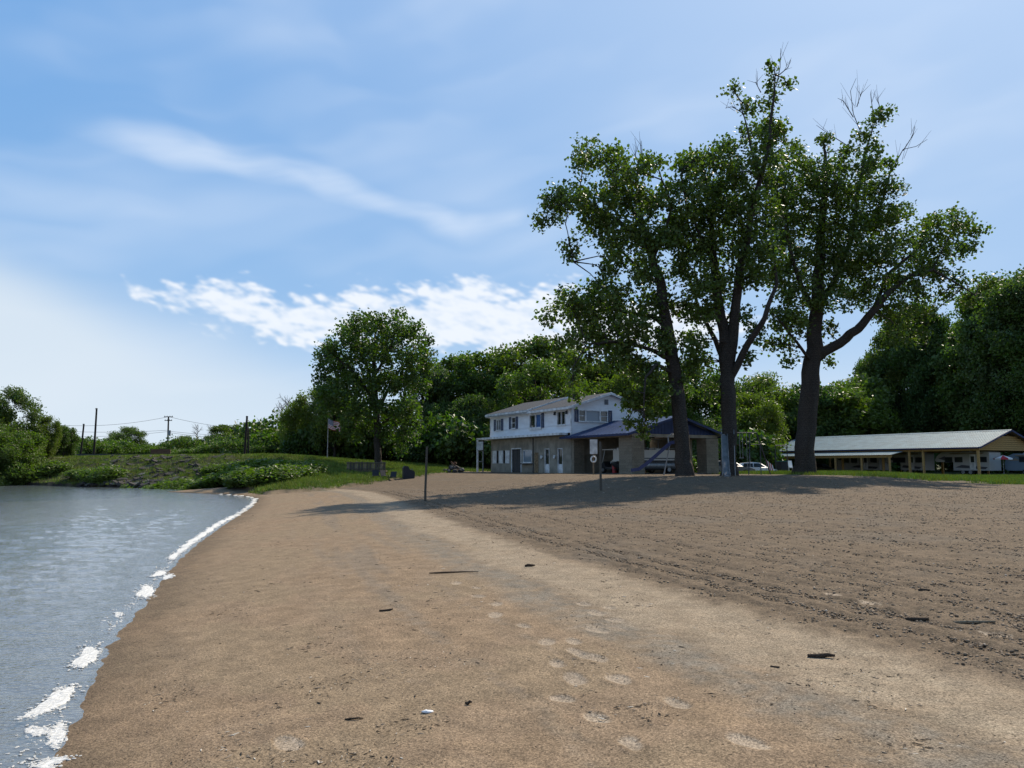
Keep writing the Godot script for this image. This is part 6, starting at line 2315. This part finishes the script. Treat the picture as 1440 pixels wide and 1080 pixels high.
func make_debris() -> void:
	rng.seed = 841
	# sticks, each its own thing
	var sticks := [[1155, 925, 0.21, 0.019, 0.25, "driftwood", "short thick piece of dark driftwood on the bare sand"], [1290, 873, 0.2, 0.02, 0.3, "driftwood", "dark split stick at the edge of the raked soil"], [1370, 877, 0.36, 0.018, 0.15, "pale_wood", "long pale stick lying across the raked soil"], [745, 797, 0.16, 0.02, 0.1, "driftwood", "small dark wood chip on the dry strip of sand"], [638, 806, 0.75, 0.012, 0.12, "driftwood", "long thin twig flat on the smooth sand"], [543, 859, 0.16, 0.014, -0.1, "driftwood", "small dark twig on the brown sand near the water"], [1090, 939, 0.07, 0.010, 0.6, "driftwood", "dark crumb of bark beside the thick driftwood"], [659, 990, 0.05, 0.012, 0.2, "driftwood", "small black lump of bark on the smooth sand"], [1300, 832, 0.12, 0.018, 0.4, "driftwood", "dark clump of bark among the clods"], [498, 1012, 0.13, 0.007, 0.1, "driftwood", "curled dark strand on the sand near the shell"]]
	for s in sticks:
		var mb := MB.new()
		var p := on_ground(s[0], s[1])
		var l: float = s[2]
		var d := Vector3(cos(s[4]), 0, sin(s[4]))
		var a := p - d * l * 0.5
		var b := p + d * l * 0.5
		a.y = height(a.x, a.z) + s[3] * 0.8
		b.y = height(b.x, b.z) + s[3] * 1.1
		var pts := [a, a.lerp(b, 0.3) + rdir() * s[3] * 0.6 , a.lerp(b, 0.7) + rdir() * s[3] * 0.6, b]
		mb.tube(pts, [s[3] * 0.7, s[3], s[3] * 0.9, s[3] * 0.5], 7)
		single(mb, "driftwood_stick", M[s[5]], s[6], "stick")
	var sh := MB.new()
	var sp := on_ground(601, 1002)
	sh.ball(sp + Vector3(0, 0.006, 0), Vector3(0.04, 0.012, 0.022), 5, 10, 0.3, 2.0)
	single(sh, "shell", M.trim, "white mussel shell lying open on the brown sand", "shell")
	# loose crumbs: clods on the raked soil, pebbles, bits of shell and bark elsewhere
	var shapes := []
	for k in 3:
		var mb := MB.new()
		mb.ball(Vector3.ZERO, Vector3(1.0, 0.62, 0.8), 4, 6, 0.35, k * 1.7 + 1.0)
		shapes.append(mb.mesh())
	var sets := [["soil_clods", 55000, "crumbly brown clods strewn over the raked soil"], ["beach_crumbs", 5200, "pebbles, shell bits and bark crumbs scattered on the smooth sand"]]
	for e in 2:
		var mm := MultiMesh.new()
		mm.transform_format = MultiMesh.TRANSFORM_3D
		mm.use_colors = true
		mm.mesh = shapes[e]
		var where := []
		var tint := []
		var tries := 0
		while where.size() < sets[e][1] and tries < 330000:
			tries += 1
			var d := 4.2 * pow(12.0 if e == 0 else 8.0, rng.randf())
			var x := rnd(-0.74, 0.74) * d
			var s := inland(x, -d)
			var clump := n_big.get_noise_2d(x * 14.0, d * 14.0)
			if e == 0 and rng.randf() < 0.05:
				# thrown up along the wheel tracks
				s = [6.95, 7.35, 6.95, 7.35, 8.8, 12.1][rng.randi() % 6] + rnd(-0.16, 0.16)
				x = piece(shore_d, shore_w, d) + s / 0.93
				clump = 0.3
				if absf(x) > d * 0.74:
					continue
			if e == 0:
				if s < 6.3 + rnd(0, 0.5) or (d > 46.0) or rng.randf() > 0.6 + clump or (d > 34.0 and grassy(x, -d) > 0.1):
					continue
				var r := (0.004 + 0.015 * pow(rng.randf(), 4.0)) * (1.0 + d * 0.022)
				where.append(Transform3D(Basis(Vector3.UP, rnd(0, TAU)) * Basis(rdir(), rnd(0, 0.5)) * Basis.from_scale(Vector3.ONE * r), Vector3(x, height(x, -d) + r * 0.15, -d)))
				var k := rnd(0.7, 1.15)
				tint.append(Color(0.225, 0.164, 0.108) * k if rng.randf() < 0.985 else Color(0.34, 0.29, 0.23))
			else:
				if s < 0.6 or s > 6.6 or rng.randf() > 0.12 + 1.6 * clump:
					continue
				var r := (0.0025 + 0.006 * pow(rng.randf(), 4.0)) * (1.0 + d * 0.02)
				var b := Basis(Vector3.UP, rnd(0, TAU)) * Basis.from_scale(Vector3(rnd(1.0, 4.0), 0.6, 1.0) * r)
				where.append(Transform3D(b, Vector3(x, height(x, -d) + r * 0.3, -d)))
				var q := rng.randf()
				tint.append(Color(0.50, 0.45, 0.37) if q < 0.07 else (Color(0.055, 0.042, 0.03) if q < 0.7 else Color(0.20, 0.16, 0.12)))
		mm.instance_count = where.size()
		for i in where.size():
			mm.set_instance_transform(i, where[i])
			mm.set_instance_color(i, tint[i])
		var o := MultiMeshInstance3D.new()
		o.multimesh = mm
		o.material_override = M.pebble
		o.name = sets[e][0]
		add_child(o)
		tag(o, sets[e][2], "clods" if e == 0 else "pebbles")
		o.set_meta("kind", "stuff")

# ------------------------------------------------------------------ the scene

func _ready() -> void:
	var az := deg_to_rad(35.0)
	var el := deg_to_rad(46.0)
	sun_dir = Vector3(sin(az) * cos(el), sin(el), -cos(az) * cos(el))
	rng.seed = 11
	n_big.seed = 5
	n_big.frequency = 0.05
	n_big.noise_type = FastNoiseLite.TYPE_SIMPLEX_SMOOTH
	n_big.fractal_octaves = 3
	n_fine.seed = 17
	n_fine.frequency = 0.05
	n_fine.noise_type = FastNoiseLite.TYPE_SIMPLEX_SMOOTH
	n_fine.fractal_octaves = 2
	var cam := Camera3D.new()
	cam.name = "camera"
	cam.fov = rad_to_deg(2.0 * atan(540.0 / FOCAL))
	cam.position = Vector3(0, EYE, 0)
	cam.rotation.x = tilt
	cam.near = 0.1
	cam.far = 6000.0
	cam.current = true
	add_child(cam)
	var env := Environment.new()
	env.background_mode = Environment.BG_SKY
	env.sky = Sky.new()
	env.sky.sky_material = make_sky()
	env.tonemap_mode = Environment.TONE_MAPPER_LINEAR
	env.tonemap_exposure = 1.25
	env.sdfgi_enabled = true
	env.ssao_enabled = true
	env.ssil_enabled = true
	var we := WorldEnvironment.new()
	we.name = "environment"
	we.environment = env
	add_child(we)
	var sun := DirectionalLight3D.new()
	sun.name = "sun"
	sun.light_energy = 1.6
	sun.light_color = Color(1.0, 0.95, 0.87)
	sun.light_angular_distance = 0.53
	sun.shadow_enabled = true
	add_child(sun)
	sun.look_at_from_position(Vector3.ZERO, -sun_dir)
	make_materials()
	make_ground()
	make_water()
	make_cottonwoods()
	make_maple()
	make_woods()
	make_grass()
	make_foam()
	make_house()
	make_shed()
	make_things()
